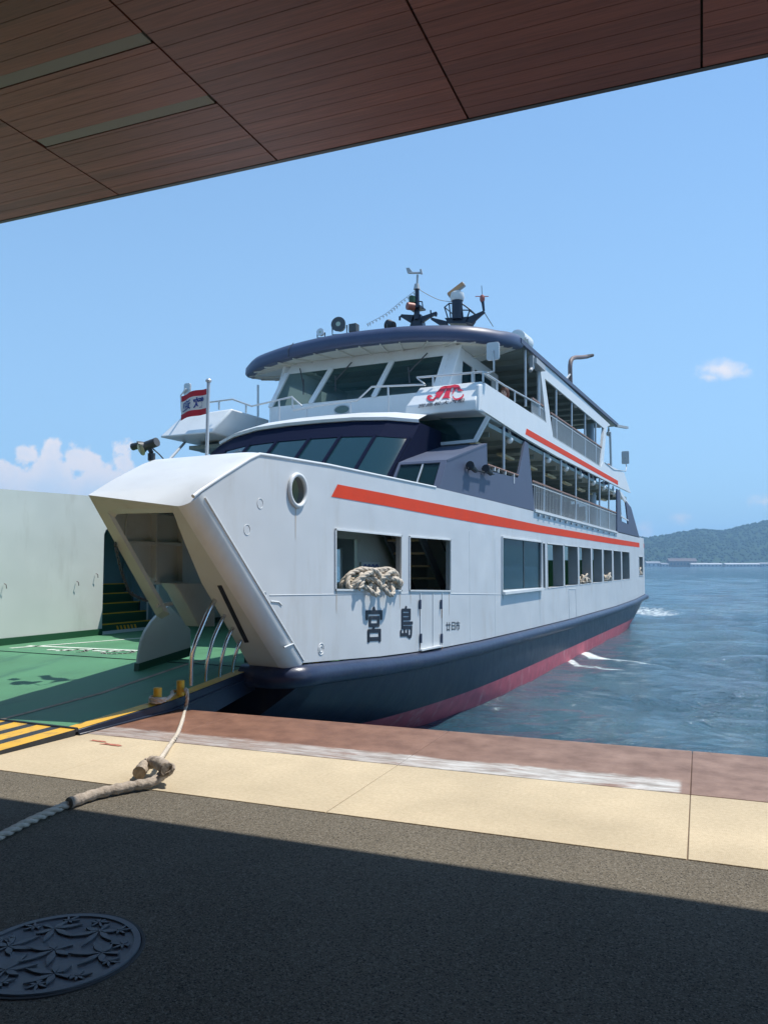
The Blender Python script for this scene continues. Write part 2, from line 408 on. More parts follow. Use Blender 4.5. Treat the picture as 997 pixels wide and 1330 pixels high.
def rusty():
    m = bpy.data.materials.new('worn_brown_steel_plate'); m.use_nodes = True; nt = m.node_tree; N = nt.nodes; L = nt.links
    b = N['Principled BSDF']; b.inputs['Roughness'].default_value = .7
    g = N.new('ShaderNodeNewGeometry')
    rot = N.new('ShaderNodeVectorRotate'); rot.rotation_type = 'Z_AXIS'; rot.inputs['Angle'].default_value = -QA; L.new(g.outputs['Position'], rot.inputs['Vector'])
    sp = N.new('ShaderNodeSeparateXYZ'); L.new(rot.outputs[0], sp.inputs[0])
    def nz(scale, det, stretch=(1, 1, 1)):
        mp = N.new('ShaderNodeVectorMath'); mp.operation = 'MULTIPLY'; mp.inputs[1].default_value = stretch; L.new(rot.outputs[0], mp.inputs[0])
        n = N.new('ShaderNodeTexNoise'); n.inputs['Scale'].default_value = scale; n.inputs['Detail'].default_value = det; n.inputs['Roughness'].default_value = .65; L.new(mp.outputs[0], n.inputs[0]); return n.outputs['Fac']
    r = N.new('ShaderNodeValToRGB'); L.new(nz(3.5, 9), r.inputs[0])
    r.color_ramp.elements[0].position = .3; r.color_ramp.elements[0].color = (.14, .078, .056, 1); r.color_ramp.elements[1].position = .72; r.color_ramp.elements[1].color = (.30, .195, .150, 1)
    # grey scraped band where ramps land (n about 6.1 .. 6.45), ending at the joint
    def mr(x, a, b_, lo, hi):
        n = N.new('ShaderNodeMapRange'); n.interpolation_type = 'SMOOTHSTEP'
        for i, q in zip((1, 2, 3, 4), (a, b_, lo, hi)): n.inputs[i].default_value = q
        L.new(x, n.inputs[0]); return n.outputs[0]
    def op(o, a, b_):
        n = N.new('ShaderNodeMath'); n.operation = o
        for i, x in enumerate((a, b_)):
            if isinstance(x, (int, float)): n.inputs[i].default_value = x
            else: L.new(x, n.inputs[i])
        return n.outputs[0]
    n_w = op('ADD', sp.outputs[1], op('MULTIPLY', op('SUBTRACT', nz(5, 6, (1, 2, 1)), .5), .22))
    band = op('MULTIPLY', mr(n_w, 6.44, 6.36, 0, 1), mr(sp.outputs[0], -.16, -.2, 0, 1))
    fade = mr(op('ADD', nz(2.2, 6, (.6, 2, 1)), op('MULTIPLY', sp.outputs[0], -.02)), .36, .50, 0, 1)
    k = op('MULTIPLY', op('MULTIPLY', band, fade), mr(nz(14, 8, (.25, 2.5, 1)), .34, .56, .40, 1))
    k = op('MULTIPLY', k, mr(sp.outputs[0], -4.6, -.9, .55, 1))
    mm = N.new('ShaderNodeMix'); mm.data_type = 'RGBA'; L.new(k, mm.inputs['Factor'])
    lf = N.new('ShaderNodeMix'); lf.data_type = 'RGBA'; lf.blend_type = 'MULTIPLY'; L.new(mr(sp.outputs[0], -.6, -3.8, 0, 1), lf.inputs['Factor']); L.new(r.outputs[0], lf.inputs[6]); lf.inputs[7].default_value = (.86, .64, .50, 1)
    L.new(lf.outputs[2], mm.inputs[6])
    rc = N.new('ShaderNodeValToRGB'); L.new(nz(6, 7, (.5, 2, 1)), rc.inputs[0]); rc.color_ramp.elements[0].position = .35; rc.color_ramp.elements[0].color = (.28, .26, .23, 1); rc.color_ramp.elements[1].position = .65; rc.color_ramp.elements[1].color = (.66, .66, .64, 1)
    L.new(rc.outputs[0], mm.inputs[7])
    L.new(mm.outputs[2], b.inputs['Base Color'])
    bp = N.new('ShaderNodeBump'); bp.inputs['Distance'].default_value = .002; L.new(nz(60, 4), bp.inputs['Height']); L.new(bp.outputs[0], b.inputs['Normal'])
    return m
M['plate'] = rusty()
b = MB(); k = 60
b.grid([[qp(-70, -30), qp(60, -30)], [qp(-70, 4.74), qp(60, 4.74)]])
b.poly([qp(-70, 4.74), qp(60, 4.74), qp(60, 4.74, -.03), qp(-70, 4.74, -.03)])
tag(b.build('asphalt_quay', M['asphalt'], weld=False), kind='structure')
JQ = [-60, -40, -25, -16, -11.5, -7.0, -4.7, -2.32, -.11, 2.1, 4.4, 9, 16, 25, 40, 60]
b = MB()
for a, c in zip(JQ, JQ[1:]):
    p = [qp(a+.003, 4.752), qp(c-.003, 4.752), qp(c-.003, 6.06), qp(a+.003, 6.06)]
    b.prism([v+Vector((0, 0, -.5)) for v in p], (0, 0, .503))
tag(b.build('concrete_strip', M['concrete'], bevel=.004), kind='structure')
b = MB()
for a, c in zip(JQ, JQ[1:]):
    p = [qp(a+.002, 6.064), qp(c-.002, 6.064), qp(c-.002, 7.46), qp(a+.002, 7.46)]
    b.prism([v+Vector((0, 0, -3)) for v in p], (0, 0, 3.006))
tag(b.build('steel_edge_plate', M['plate'], bevel=.006), kind='structure')
b = MB(); b.prism([qp(-70, 4.7, -.6), qp(60, 4.7, -.6), qp(60, 7.40, -.6), qp(-70, 7.40, -.6)], (0, 0, .594))
tag(b.build('quay_base', mat('dark_joint_filler', (.16, .11, .075), .9)), kind='structure')
# loose weathering marks: red paint smears near the ramp
b = MB()
for (x, y, s) in [(293, 966.5, .05), (276, 962, .04)]:
    c = onZ((x-150, y), .008)
    pts = [c+Vector((s*2.2*math.cos(t)*(1+.4*math.sin(3*t+s*40)), s*.8*math.sin(t)*(1+.5*math.cos(2*t)), 0)) for t in [i*2*math.pi/14 for i in range(14)]]
    b.poly(pts)
tag(b.build('paint_smear', mat('red_paint_smear', (.42, .14, .09), .8, var=.4, vscale=20, stain=(.6, .46, .3), stain_amt=1, sscale=16)), kind='structure')

# ------------------------------------------------------------------ sea
def sea_material():
    m = bpy.data.materials.new('sea_water'); m.use_nodes = True; nt = m.node_tree; N = nt.nodes; L = nt.links
    b = N['Principled BSDF']; b.inputs['Roughness'].default_value = .08; b.inputs['IOR'].default_value = 1.5
    g = N.new('ShaderNodeNewGeometry')
    def nz(scale, det, stretch=(1, 1, 1), rough=.6):
        mp = N.new('ShaderNodeVectorMath'); mp.operation = 'MULTIPLY'; mp.inputs[1].default_value = stretch; L.new(g.outputs['Position'], mp.inputs[0])
        n = N.new('ShaderNodeTexNoise'); n.inputs['Scale'].default_value = scale; n.inputs['Detail'].default_value = det; n.inputs['Roughness'].default_value = rough; L.new(mp.outputs[0], n.inputs[0]); return n.outputs['Fac']
    def op(o, a, b_=None, c=None):
        n = N.new('ShaderNodeMath'); n.operation = o
        for i, x in enumerate((a, b_, c)):
            if x is None: continue
            if isinstance(x, (int, float)): n.inputs[i].default_value = x
            else: L.new(x, n.inputs[i])
        return n.outputs[0]
    def mr(x, a, b_, lo=0., hi=1.):
        n = N.new('ShaderNodeMapRange'); n.interpolation_type = 'SMOOTHSTEP'
        for i, q in zip((1, 2, 3, 4), (a, b_, lo, hi)): n.inputs[i].default_value = q
        L.new(x, n.inputs[0]); return n.outputs[0]
    r = N.new('ShaderNodeMix'); r.data_type = 'RGBA'; L.new(mr(nz(.12, 4), .35, .65), r.inputs['Factor'])
    r.inputs[6].default_value = (.024, .074, .108, 1); r.inputs[7].default_value = (.040, .106, .142, 1)
    sp = N.new('ShaderNodeSeparateXYZ'); L.new(g.outputs['Position'], sp.inputs[0])
    # foam: the discharge wash beside the hull and the churned propeller wake astern
    def seg(a, c, wid):
        ax, ay = a; cx, cy = c; dx, dy = cx-ax, cy-ay; l2 = dx*dx+dy*dy
        px = op('SUBTRACT', sp.outputs[0], ax); py = op('SUBTRACT', sp.outputs[1], ay)
        t = op('DIVIDE', op('ADD', op('MULTIPLY', px, dx), op('MULTIPLY', py, dy)), l2)
        t.node.use_clamp = True
        qx = op('SUBTRACT', px, op('MULTIPLY', t, dx)); qy = op('SUBTRACT', py, op('MULTIPLY', t, dy))
        d = op('SQRT', op('ADD', op('MULTIPLY', qx, qx), op('MULTIPLY', qy, qy)))
        return op('SUBTRACT', 1, op('DIVIDE', d, wid))
    fs = []
    def P(px, py): v = onZ((px, py), WZ); return (v.x, v.y)
    for a, c, wd, am in [((757, 848), (770, 855), .42, .95), ((770, 855), (800, 859), .55, .82), ((800, 859), (850, 862), .7, .6), ((740, 858), (752, 867), .26, .85), ((752, 867), (805, 873), .5, .7),
                         ((838, 794), (890, 799), 4.4, .70), ((860, 791), (1000, 793), 4.5, .42), ((880, 776), (1060, 775), 6., .36), ((850, 838), (1000, 842), 3., .22)]:
        s_ = seg(P(*a), P(*c), wd); fs.append(op('MULTIPLY', mr(s_, 0, .8), am))
    f = fs[0]
    for q in fs[1:]: f = op('MAXIMUM', f, q)
    fn = nz(3.4, 9, (1, 2.2, 1), .78)
    foam = mr(op('ADD', op('MULTIPLY', f, .42), fn), .73, .90)
    foam = op('MULTIPLY', foam, mr(f, .02, .2))
    c2 = N.new('ShaderNodeMix'); c2.data_type = 'RGBA'; L.new(foam, c2.inputs['Factor']); L.new(r.outputs[2], c2.inputs[6]); c2.inputs[7].default_value = (.75, .80, .80, 1)
    L.new(c2.outputs[2], b.inputs['Base Color']); L.new(mr(foam, 0, 1, .07, .8), b.inputs['Roughness'])
    cd = N.new('ShaderNodeVectorMath'); cd.operation = 'LENGTH'; L.new(g.outputs['Position'], cd.inputs[0])
    far = mr(cd.outputs['Value'], 20, 260, 1, 6)
    h = op('ADD', op('MULTIPLY', nz(2.0, 5, (1, 2.0, 1), .65), .24), op('MULTIPLY', nz(7, 4, (1, 1.6, 1)), .040))
    h = op('ADD', h, op('MULTIPLY', op('MULTIPLY', nz(.35, 3, (1, 2.2, 1)), .5), mr(cd.outputs['Value'], 30, 120)))
    bp = N.new('ShaderNodeBump'); bp.inputs['Distance'].default_value = 1; bp.inputs['Strength'].default_value = .9; L.new(h, bp.inputs['Height']); L.new(bp.outputs[0], b.inputs['Normal'])
    return m
M['sea'] = sea_material()
waves = []
rw = random.Random(3)
for i in range(22):
    lam = .55*1.17**i; an = R(105)+rw.gauss(0, .55)
    waves.append((2*math.pi/lam*math.cos(an), 2*math.pi/lam*math.sin(an), rw.uniform(0, 6.3), .0135*lam**.68, lam))
radii = [5.5*1.0120**i for i in range(524)]
angs = [R(-80+150*i/520) for i in range(521)]
rows = []
for r_ in radii:
    cell = r_*.0120
    act = [q for q in waves if q[4] > cell*2.6]
    fade = 1/(1+(r_/160)**2)
    row = []
    for a in angs:
        x = math.sin(a-YAW)*r_; y = math.cos(a-YAW)*r_
        z = 0
        for kx, ky, ph, am, lam in act: z += am*math.sin(kx*x+ky*y+ph+.5*math.sin(.23*x+.31*y+ph))
        hd = max(0, x+5.3) if 9 < y < 48 and x > -9.5 else 9.
        k_ = min(1, hd/4.5); row.append((x, y, WZ+z*fade*(.25+.75*k_*k_*(3-2*k_))))
    rows.append(row)
b = MB(); b.grid(rows)
tag(b.build('sea', M['sea'], weld=False, angle=180), kind='structure')

# ------------------------------------------------------------------ hills across the strait
prof = [(-1200, 50), (-700, 66), (-300, 60), (0, 60), (250, 70), (480, 64), (640, 56), (760, 44), (838, 33), (870, 38), (905, 43), (940, 46), (970, 52), (997, 57), (1050, 66), (1120, 72), (1220, 70), (1400, 62), (1700, 68), (2200, 55)]
D0 = 1450.
def hill_h(px, t):
    """ridge height over pixel column bearing, t = 0 shore .. 1 ridge .. 2 behind"""
    hh = lerp_tab(prof, px)/F*(D0+260)
    s = math.sin(min(t, 2)*math.pi/2)
    return hh*s**.8
rows = []
NX = 560
for j in range(64):
    t = j/31.5; row = []
    for i in range(NX):
        px = -1200+3400*i/(NX-1)
        u = (px-W/2)/F; d = D0+520*t/2+40*math.sin(px*.006)
        x = d*(u*math.cos(YAW)-math.sin(YAW)); y = d*(u*math.sin(YAW)+math.cos(YAW))
        z = hill_h(px, t)
        z += (noise.fractal(Vector((x*.012, y*.012, 0)), 1., 2.1, 4)*9+noise.noise(Vector((x*.11, y*.11, 3)))*2.4)*min(1, t*2.5)
        row.append((x, y, WZ+max(z, -2 if t < .02 else .4)))
    rows.append(row)
b = MB(); b.grid(rows)
def forest():
    m = bpy.data.materials.new('wooded_hillside'); m.use_nodes = True; nt = m.node_tree; N = nt.nodes; L = nt.links
    bb = N['Principled BSDF']; bb.inputs['Roughness'].default_value = .9; bb.inputs['Specular IOR Level'].default_value = .1
    g = N.new('ShaderNodeNewGeometry'); n = N.new('ShaderNodeTexNoise'); n.inputs['Scale'].default_value = .05; n.inputs['Detail'].default_value = 9; n.inputs['Roughness'].default_value = .7
    L.new(g.outputs['Position'], n.inputs[0]); r = N.new('ShaderNodeValToRGB'); L.new(n.outputs['Fac'], r.inputs[0])
    r.color_ramp.elements[0].position = .35; r.color_ramp.elements[0].color = (.014, .036, .018, 1); r.color_ramp.elements[1].position = .66; r.color_ramp.elements[1].color = (.045, .080, .036, 1)
    L.new(r.outputs[0], bb.inputs['Base Color']); return m
M['forest'] = forest()
tag(b.build('hills', M['forest'], weld=False, angle=180), kind='structure')
# tree crowns: clumps over the slope that faces the strait (one mass of woodland)
ico = bmesh.new(); bmesh.ops.create_icosphere(ico, subdivisions=1, radius=1); iv = [v.co.copy() for v in ico.verts]; jf = [tuple(v.index for v in f.verts) for f in ico.faces]; ico.free()
b = MB(); rf = random.Random(11)
for k in range(5200):
    px = rf.uniform(770, 1250) if k < 4300 else rf.uniform(-400, 1700); t = rf.uniform(.03, 1.12)
    u = (px-W/2)/F; d = D0+520*t/2+40*math.sin(px*.006)
    x = d*(u*math.cos(YAW)-math.sin(YAW)); y = d*(u*math.sin(YAW)+math.cos(YAW))
    z = hill_h(px, t)+(noise.fractal(Vector((x*.012, y*.012, 0)), 1., 2.1, 4)*9)*min(1, t*2.5)+WZ
    s = rf.uniform(1.5, 3.2)
    b.raw([Vector((x, y, z+s*.3))+Vector((v.x*s*rf.uniform(.8, 1.2), v.y*s, v.z*s*rf.uniform(.8, 1.3))) for v in iv], jf)
tag(b.build('forest', M['forest'], weld=False, angle=20), kind='stuff')
# shore buildings, each a thing
bw = mat('far_white_wall', (.50, .51, .51), .8); bbn = mat('far_brown_wall', (.20, .15, .12), .8); rfm = mat('far_grey_roof', (.24, .25, .27), .7); rbm = mat('far_brown_roof', (.13, .09, .08), .8); wdm = mat('far_window', (.05, .06, .08), .3)
def shore(x0, x1, ytop, d, wm, rm, lab, gable=True, sub=0):
    c = [Vector((d*(((px-W/2)/F)*math.cos(YAW)-math.sin(YAW)), d*(((px-W/2)/F)*math.sin(YAW)+math.cos(YAW)), WZ)) for px in (x0, x1)]
    hh = (HZ-ytop)/F*d+CZ-WZ; back = Vector((-math.sin(YAW), math.cos(YAW), 0))*14; rt_ = (c[1]-c[0]).normalized()
    t = thing('shore_building', (c[0]+c[1]+back)/2+Vector((0, 0, 0)), lab, 'building', 'buildings along the far shore')
    eave = hh*.66 if gable else hh*.9
    m_ = MB(); m_.prism([c[0]+Vector((0, 0, -1)), c[1]+Vector((0, 0, -1)), c[1]+back+Vector((0, 0, -1)), c[0]+back+Vector((0, 0, -1))], (0, 0, eave+1)); m_.build('wall', wm, t)
    m_ = MB(); e = rt_*1.2; f_ = back.normalized()*1.2; z1 = Vector((0, 0, eave)); z2 = Vector((0, 0, hh))
    a = [c[0]-e-f_+z1, c[0]-e+back+f_+z1, c[0]-e+back/2+z2]; m_.prism(a, c[1]-c[0]+2*e); m_.build('roof', rm, t)
    n = max(2, int((c[1]-c[0]).length/6)); m_ = MB()
    for i in range(n):
        p = c[0].lerp(c[1], (i+.5)/n)+Vector((0, 0, eave*.5))-back.normalized()*.15; m_.obox(p, rt_*1.4, back.normalized()*.12, Vector((0, 0, eave*.2)))
    build_each(m_, 'window', wdm, t)
shore(868, 903, 725, 1406, bbn, rbm, 'wide brown building with a hipped brown roof at the foot of the far hill')
shore(839, 856, 729, 1404, bw, rfm, 'small pale building on the far shore close to the stern of the ferry')
shore(897, 936, 731.2, 1398, bw, bw, 'long low white waterfront shed in front of the brown building')
shore(941, 985, 731.2, 1398, bw, bw, 'longest low white waterfront shed on the far shore')
shore(987, 1012, 730.5, 1398, bw, rfm, 'low white waterfront shed at the right edge of the picture')
shore(858, 867, 731, 1402, bw, rfm, 'tiny grey roofed house left of the brown building on the far shore')

# air over the strait
b = MB(); hz_ = Vector((-math.sin(YAW), math.cos(YAW), 0))*1200
b.box(-3600+hz_.x, 3600+hz_.x, -1400+hz_.y, 2700+hz_.y, -12, 165)
hm = bpy.data.materials.new('haze_air'); hm.use_nodes = True; nt = hm.node_tree; nt.nodes.remove(nt.nodes['Principled BSDF'])
pv = nt.nodes.new('ShaderNodeVolumePrincipled'); pv.inputs['Color'].default_value = (.40, .68, 1, 1); pv.inputs['Density'].default_value = .00036; pv.inputs['Anisotropy'].default_value = .2
nt.links.new(pv.outputs[0], nt.nodes['Material Output'].inputs['Volume'])
tag(b.build('haze', hm), kind='stuff')

# ------------------------------------------------------------------ terminal canopy overhead
def wood():
    m = bpy.data.materials.new('dark_wood_soffit'); m.use_nodes = True; nt = m.node_tree; N = nt.nodes; L = nt.links
    bb = N['Principled BSDF']; bb.inputs['Roughness'].default_value = .45
    g = N.new('ShaderNodeNewGeometry'); rot = N.new('ShaderNodeVectorRotate'); rot.rotation_type = 'Z_AXIS'; rot.inputs['Angle'].default_value = -QA; L.new(g.outputs['Position'], rot.inputs['Vector'])
    oi = N.new('ShaderNodeObjectInfo')
    mp = N.new('ShaderNodeVectorMath'); mp.operation = 'MULTIPLY_ADD'; mp.inputs[1].default_value = (1.4, 34, 1); L.new(rot.outputs[0], mp.inputs[0])
    cb = N.new('ShaderNodeCombineXYZ'); L.new(oi.outputs['Random'], cb.inputs[2]); 
    s10 = N.new('ShaderNodeVectorMath'); s10.operation = 'SCALE'; s10.inputs['Scale'].default_value = 40; L.new(cb.outputs[0], s10.inputs[0]); L.new(s10.outputs[0], mp.inputs[2])
    n = N.new('ShaderNodeTexNoise'); n.inputs['Scale'].default_value = 1.6; n.inputs['Detail'].default_value = 8; n.inputs['Distortion'].default_value = 1.2; L.new(mp.outputs[0], n.inputs[0])
    r = N.new('ShaderNodeValToRGB'); L.new(n.outputs['Fac'], r.inputs[0])
    r.color_ramp.elements[0].position = .3; r.color_ramp.elements[0].color = (.165, .053, .036, 1); r.color_ramp.elements[1].position = .72; r.color_ramp.elements[1].color = (.270, .094, .062, 1)
    sp = N.new('ShaderNodeSeparateXYZ'); L.new(rot.outputs[0], sp.inputs[0])
    fl = N.new('ShaderNodeMath'); fl.operation = 'MULTIPLY'; fl.inputs[1].default_value = 1/.140; L.new(sp.outputs[1], fl.inputs[0])
    ff = N.new('ShaderNodeMath'); ff.operation = 'FLOOR'; L.new(fl.outputs[0], ff.inputs[0])
    ad = N.new('ShaderNodeMath'); ad.operation = 'ADD'; L.new(ff.outputs[0], ad.inputs[0]); L.new(oi.outputs['Random'], ad.inputs[1])
    wn = N.new('ShaderNodeTexWhiteNoise'); wn.noise_dimensions = '1D'; L.new(ad.outputs[0], wn.inputs['W'])
    rr = N.new('ShaderNodeMapRange'); rr.inputs[3].default_value = .8; rr.inputs[4].default_value = 1.2; L.new(wn.outputs['Value'], rr.inputs[0])
    sv = N.new('ShaderNodeVectorMath'); sv.operation = 'SCALE'; L.new(r.outputs[0], sv.inputs[0]); L.new(rr.outputs[0], sv.inputs['Scale']); L.new(sv.outputs[0], bb.inputs['Base Color'])
    return m
M['wood'] = wood()
CZH = 5.0
canopy = thing('terminal_canopy', qp(-2, 0, 0), 'dark wood plank canopy of the ferry terminal, overhead at the top of the picture', 'canopy')
SQ = [-21.3, -19.65, -18.0, -16.35, -14.7, -13.05, -11.42, -9.77, -8.13, -6.49, -4.85, -3.20, -1.55, .09, 1.73, 3.37, 5.0, 6.64, 8.28, 9.93, 11.57, 13.2]
pitch = .140
for a, c in zip(SQ, SQ[1:]):
    m_ = MB(); n = 5.565
    strip = abs(a+4.85) < .01
    while n > -3:
        lo = n-pitch
        cuts = [(lo, n)]
        if strip:
            for s0, s1 in ((3.86, 3.97), (4.58, 4.69)):
                if lo < s1 and n > s0: cuts = [(x, y) for x, y in ((lo, s0), (s1, n)) if y-x > .012]
        for x, y in cuts:
            m_.prism([qp(a+.008, x+.002, CZH), qp(c-.008, x+.002, CZH), qp(c-.008, y-.002, CZH), qp(a+.008, y-.002, CZH)], (0, 0, .02))
        n = lo
    m_.build('soffit_panel', M['wood'], canopy)
    if strip:
        for s0, s1 in ((3.86, 3.97), (4.58, 4.69)):
            m_ = MB(); m_.prism([qp(a+.02, s0+.004, CZH+.004), qp(c-.02, s0+.004, CZH+.004), qp(c-.02, s1-.004, CZH+.004), qp(a+.02, s1-.004, CZH+.004)], (0, 0, .02))
            m_.build('light_strip', mat('grey_lamp_diffuser', (.23, .22, .19), .6), canopy)
m_ = MB(); m_.prism([qp(-21.4, 5.57, CZH-.004), qp(13.3, 5.57, CZH-.004), qp(13.3, 5.61, CZH-.004), qp(-21.4, 5.61, CZH-.004)], (0, 0, .26))
m_.build('fascia_edge', M['dgrey'], canopy)
m_ = MB(); m_.prism([qp(-21.4, -9, CZH+.03), qp(13.3, -9, CZH+.03), qp(13.3, 5.566, CZH+.03), qp(-21.4, 5.566, CZH+.03)], (0, 0, .22))
m_.build('roof_slab', mat('dark_void', (.02, .016, .014), .9), canopy)
m_ = MB(); m_.prism([qp(-21.4, -9.2, 0), qp(13.3, -9.2, 0), qp(13.3, -9, 0), qp(-21.4, -9, 0)], (0, 0, 5.02)); m_.build('unseen_terminal_wall', mat('dark_unseen_wall', (.10, .085, .08), .6, var=.1), canopy)  # unseen wall behind the camera, added to block sky light

# ------------------------------------------------------------------ manhole cover with maple leaves
MC = onZ((62, 1241), 0); MC = onZ((71, 1237), 0)
mh = thing('manhole_cover', MC, 'round cast iron manhole cover with raised maple leaves set in the shaded asphalt', 'manhole cover')
iron = mat('cast_iron', (.115, .125, .14), .55, var=.15, vscale=14, bump=.001, bscale=90)
m_ = MB(); m_.lathe([(0, 0), (.315, 0), (.318, .001), (.318, .007), (.345, .007), (.35, -.02)], MC+Vector((0, 0, .004)), (0, 0, 1), 64); m_.build('plate', iron, mh)
m_ = MB(); m_.lathe([(.351, 0), (.351, .004), (.364, .004), (.366, 0)], MC+Vector((0, 0, .001)), (0, 0, 1), 64); m_.build('frame_ring', mat('dark_iron_frame', (.05, .05, .05), .8), mh)  # near-black ring marking the gap around the cover
def leaf(c, ang, s):
    out = []
    for k, (da, ln) in enumerate([(-105, .55), (-55, .85), (0, 1.), (55, .85), (105, .55)]):
        m = R(ang+da); pr = m_; w_ = .105*s
        d = Vector((math.cos(m), math.sin(m), 0)); q = Vector((-d.y, d.x, 0))
        p0 = c+d*(.03*s)
        pts = [p0, p0+d*(ln*s*.35)+q*w_, p0+d*(ln*s*.65)+q*w_*.8, p0+d*ln*s, p0+d*(ln*s*.65)-q*w_*.8, p0+d*(ln*s*.35)-q*w_]
        m_.prism(pts, (0, 0, .007))
    d = Vector((math.cos(R(ang+180)), math.sin(R(ang+180)), 0)); q = Vector((-d.y, d.x, 0))
    m_.prism([c+q*.008*s*2, c+d*.5*s+q*.012, c+d*.5*s-q*.012, c-q*.008*s*2], (0, 0, .006))
m_ = MB(); rl = random.Random(5); zc = Vector((0, 0, .0055))
leaf(MC+zc+Vector((.0, -.0, 0)), 250, .15)
for k in range(6): leaf(MC+zc+Vector((.21*math.cos(R(60*k+18)), .21*math.sin(R(60*k+18)), 0)), 60*k+rl.uniform(120, 260), .135)
for k in range(12): leaf(MC+zc+Vector((.275*math.cos(R(30*k+5)), .275*math.sin(R(30*k+5)), 0)), 30*k+rl.uniform(0, 360), .055)
m_.build('leaf_relief', iron, mh)

# ------------------------------------------------------------------ mooring rope on the quay
rope = thing('mooring_rope', qp(-4.0, 4.8, 0), 'thick pale mooring rope with canvas sleeves running from the ramp bollard across the quay', 'rope')
def twist_rope(name, pts, r, parent, mt, strands=3, pitch_=9., per=10, n=6):
    P = smooth(pts, per); m_ = MB(); L_ = [0]
    for a, c in zip(P, P[1:]): L_.append(L_[-1]+(c-a).length)
    # resample finely
    tot = L_[-1]; k = max(8, int(tot/(r*.9))); Q = []
    j = 0
    for i in range(k+1):
        s = tot*i/k
        while j < len(P)-2 and L_[j+1] < s: j += 1
        Q.append(P[j].lerp(P[j+1], (s-L_[j])/max(1e-6, L_[j+1]-L_[j])))
    for st in range(strands):
        pts2 = []; prev = None
        for i, p in enumerate(Q):
            t = (Q[min(i+1, k)]-Q[max(i-1, 0)]).normalized()
            x = (t.cross(Vector((0, 0, 1))) if prev is None else prev-t*prev.dot(t))
            if x.length < 1e-4: x = t.cross(Vector((1, 0, 0)))
            x.normalize(); prev = x; y = t.cross(x); an = 2*math.pi*(st/strands+tot*i/k/(pitch_*r))
            pts2.append(p+(x*math.cos(an)+y*math.sin(an))*r*.52)
        m_.tube(pts2, r*.55, n)
    return m_.build(name, mt, parent, angle=60)
g = lambda x, y, z=.028: onZ((x, y), z)
bol = onX((240, 889), -5.85)
lp = [g(-60, 1113), g(0, 1086), g(40, 1066), g(92, 1043)]
twist_rope('rope', lp, .026, rope, M['rope'])
def sleeve(name, pts, r, seed):
    P = smooth(pts, 9); rr = random.Random(seed); m_ = MB()
    rs = [r*(1+.10*math.sin(i*1.7+seed)+rr.uniform(-.06, .06)) for i in range(len(P))]
    m_.tube(P, rs, 12); return m_.build(name, M['canvas'], rope, angle=60)
sleeve('sleeve', [g(90, 1043, .04), g(125, 1031, .042), g(165, 1022, .045), g(196, 1016, .05), g(212, 1006, .07), g(219, 999, .12)], .036, 1)
sleeve('sleeve', [g(181, 1004, .06), g(190, 993, .085), g(202, 990, .11), g(214, 996, .13), g(218, 1000, .13)], .045, 2)
m_ = MB(); c = g(217, 1000, .125); m_.tube([c+Vector((.06*math.cos(t), .02*math.sin(t), .035*math.sin(t+.5))) for t in [i*2*math.pi/12 for i in range(12)]], .014, 8, closed=True); m_.build('lashing', M['canvas'], rope)
bz = Vector((-5.72, 7.24, .36))
lp = [g(204, 993, .12), g(212, 981, .06), g(222, 966, .03), g(232, 950, .05), onX((240, 925), -5.72), onX((243.5, 905), -5.72), onX((242, 896), -5.76), Vector((-5.83, 7.20, .215)), Vector((-5.87, 7.28, .19)), Vector((-5.96, 7.26, .19)), Vector((-5.97, 7.15, .19)), Vector((-5.90, 7.06, .175)), Vector((-5.85, 6.93, .155)), Vector((-5.832, 6.80, .145)), Vector((-5.90, 6.735, .145)), Vector((-5.98, 6.80, .145)), Vector((-5.93, 6.90, .15)), Vector((-5.84, 6.87, .165)), Vector((-5.83, 6.77, .175)), Vector((-5.92, 6.74, .18)), Vector((-5.98, 6.83, .18)), Vector((-5.91, 6.90, .185))]
twist_rope('rope', lp, .02, rope, M['rope'])
M['streak'] = mat('pale_rust_streak', (.50, .42, .33), .8, var=.2, vscale=20)
# ================================================================== FERRY
XS, XP, XC = -5.2, -13.8, -9.5
FE = thing('ferry', (XC, 25, WZ), 'white car ferry with orange red stripe, navy hull and lowered green bow ramp', 'ferry')
ZR = [(6, .62), (8.75, .37), (9.9, .30), (11.2, .21), (13.15, .12), (15.8, .05), (19.4, 0.), (25, -.06), (34, -.09), (40, -.04), (44.5, .09), (46, .12)]
def zr(y): return lerp_tab(ZR, y)
def xs(y, side=1):           # plan of the starboard side: straight, rounded in to the stern
    d = 0.
    if y > 44.3: d = (y-44.3)**2*.6
    return XS-d if side == 1 else XP+d
def P2(*pix): return [(v.y, v.z) for v in (onX(p, XS) for p in pix)]
def side(mb, pix, thick=.06, X=XS, m=0):
    pts = [onX(p, X) for p in pix]; mb.prism(pts, (-thick, 0, 0), m)

# ---- lower hull
inset = [(8.6, 0, 2.2, 3.2, 3.7), (10, 0, 1.3, 2.3, 3.2), (11.5, 0, .75, 1.5, 2.8), (13, .0, .42, .9, 2.2), (15, .0, .2, .45, 1.4), (17, 0, .10, .22, .8), (20, 0, .06, .12, .4), (27, 0, .06, .10, .3), (36, 0, .06, .14, .4), (40, 0, .12, .32, .8), (42.5, 0, .35, .8, 1.5), (44.2, .12, .8, 1.6, 2.6), (45.2, .6, 1.4, 2.3, 3.3)]
def hull_rows(s):
    rows = []
    for y, a, b_, c, d in inset:
        z0 = zr(y)-.30; sg = 1 if s == 1 else -1; X0 = XS if s == 1 else XP
        mids = []
        pr = [(a+.02, z0+.22), (a+.02, z0), (a+(b_-a)*.35, z0+(-.98-z0)*.5), (b_, -.98), (b_+(c-b_)*.45, -1.18), (c, -1.42), (d, -2.6)]
        rows.append([Vector((X0-sg*i, y, z)) for i, z in pr])
    return rows
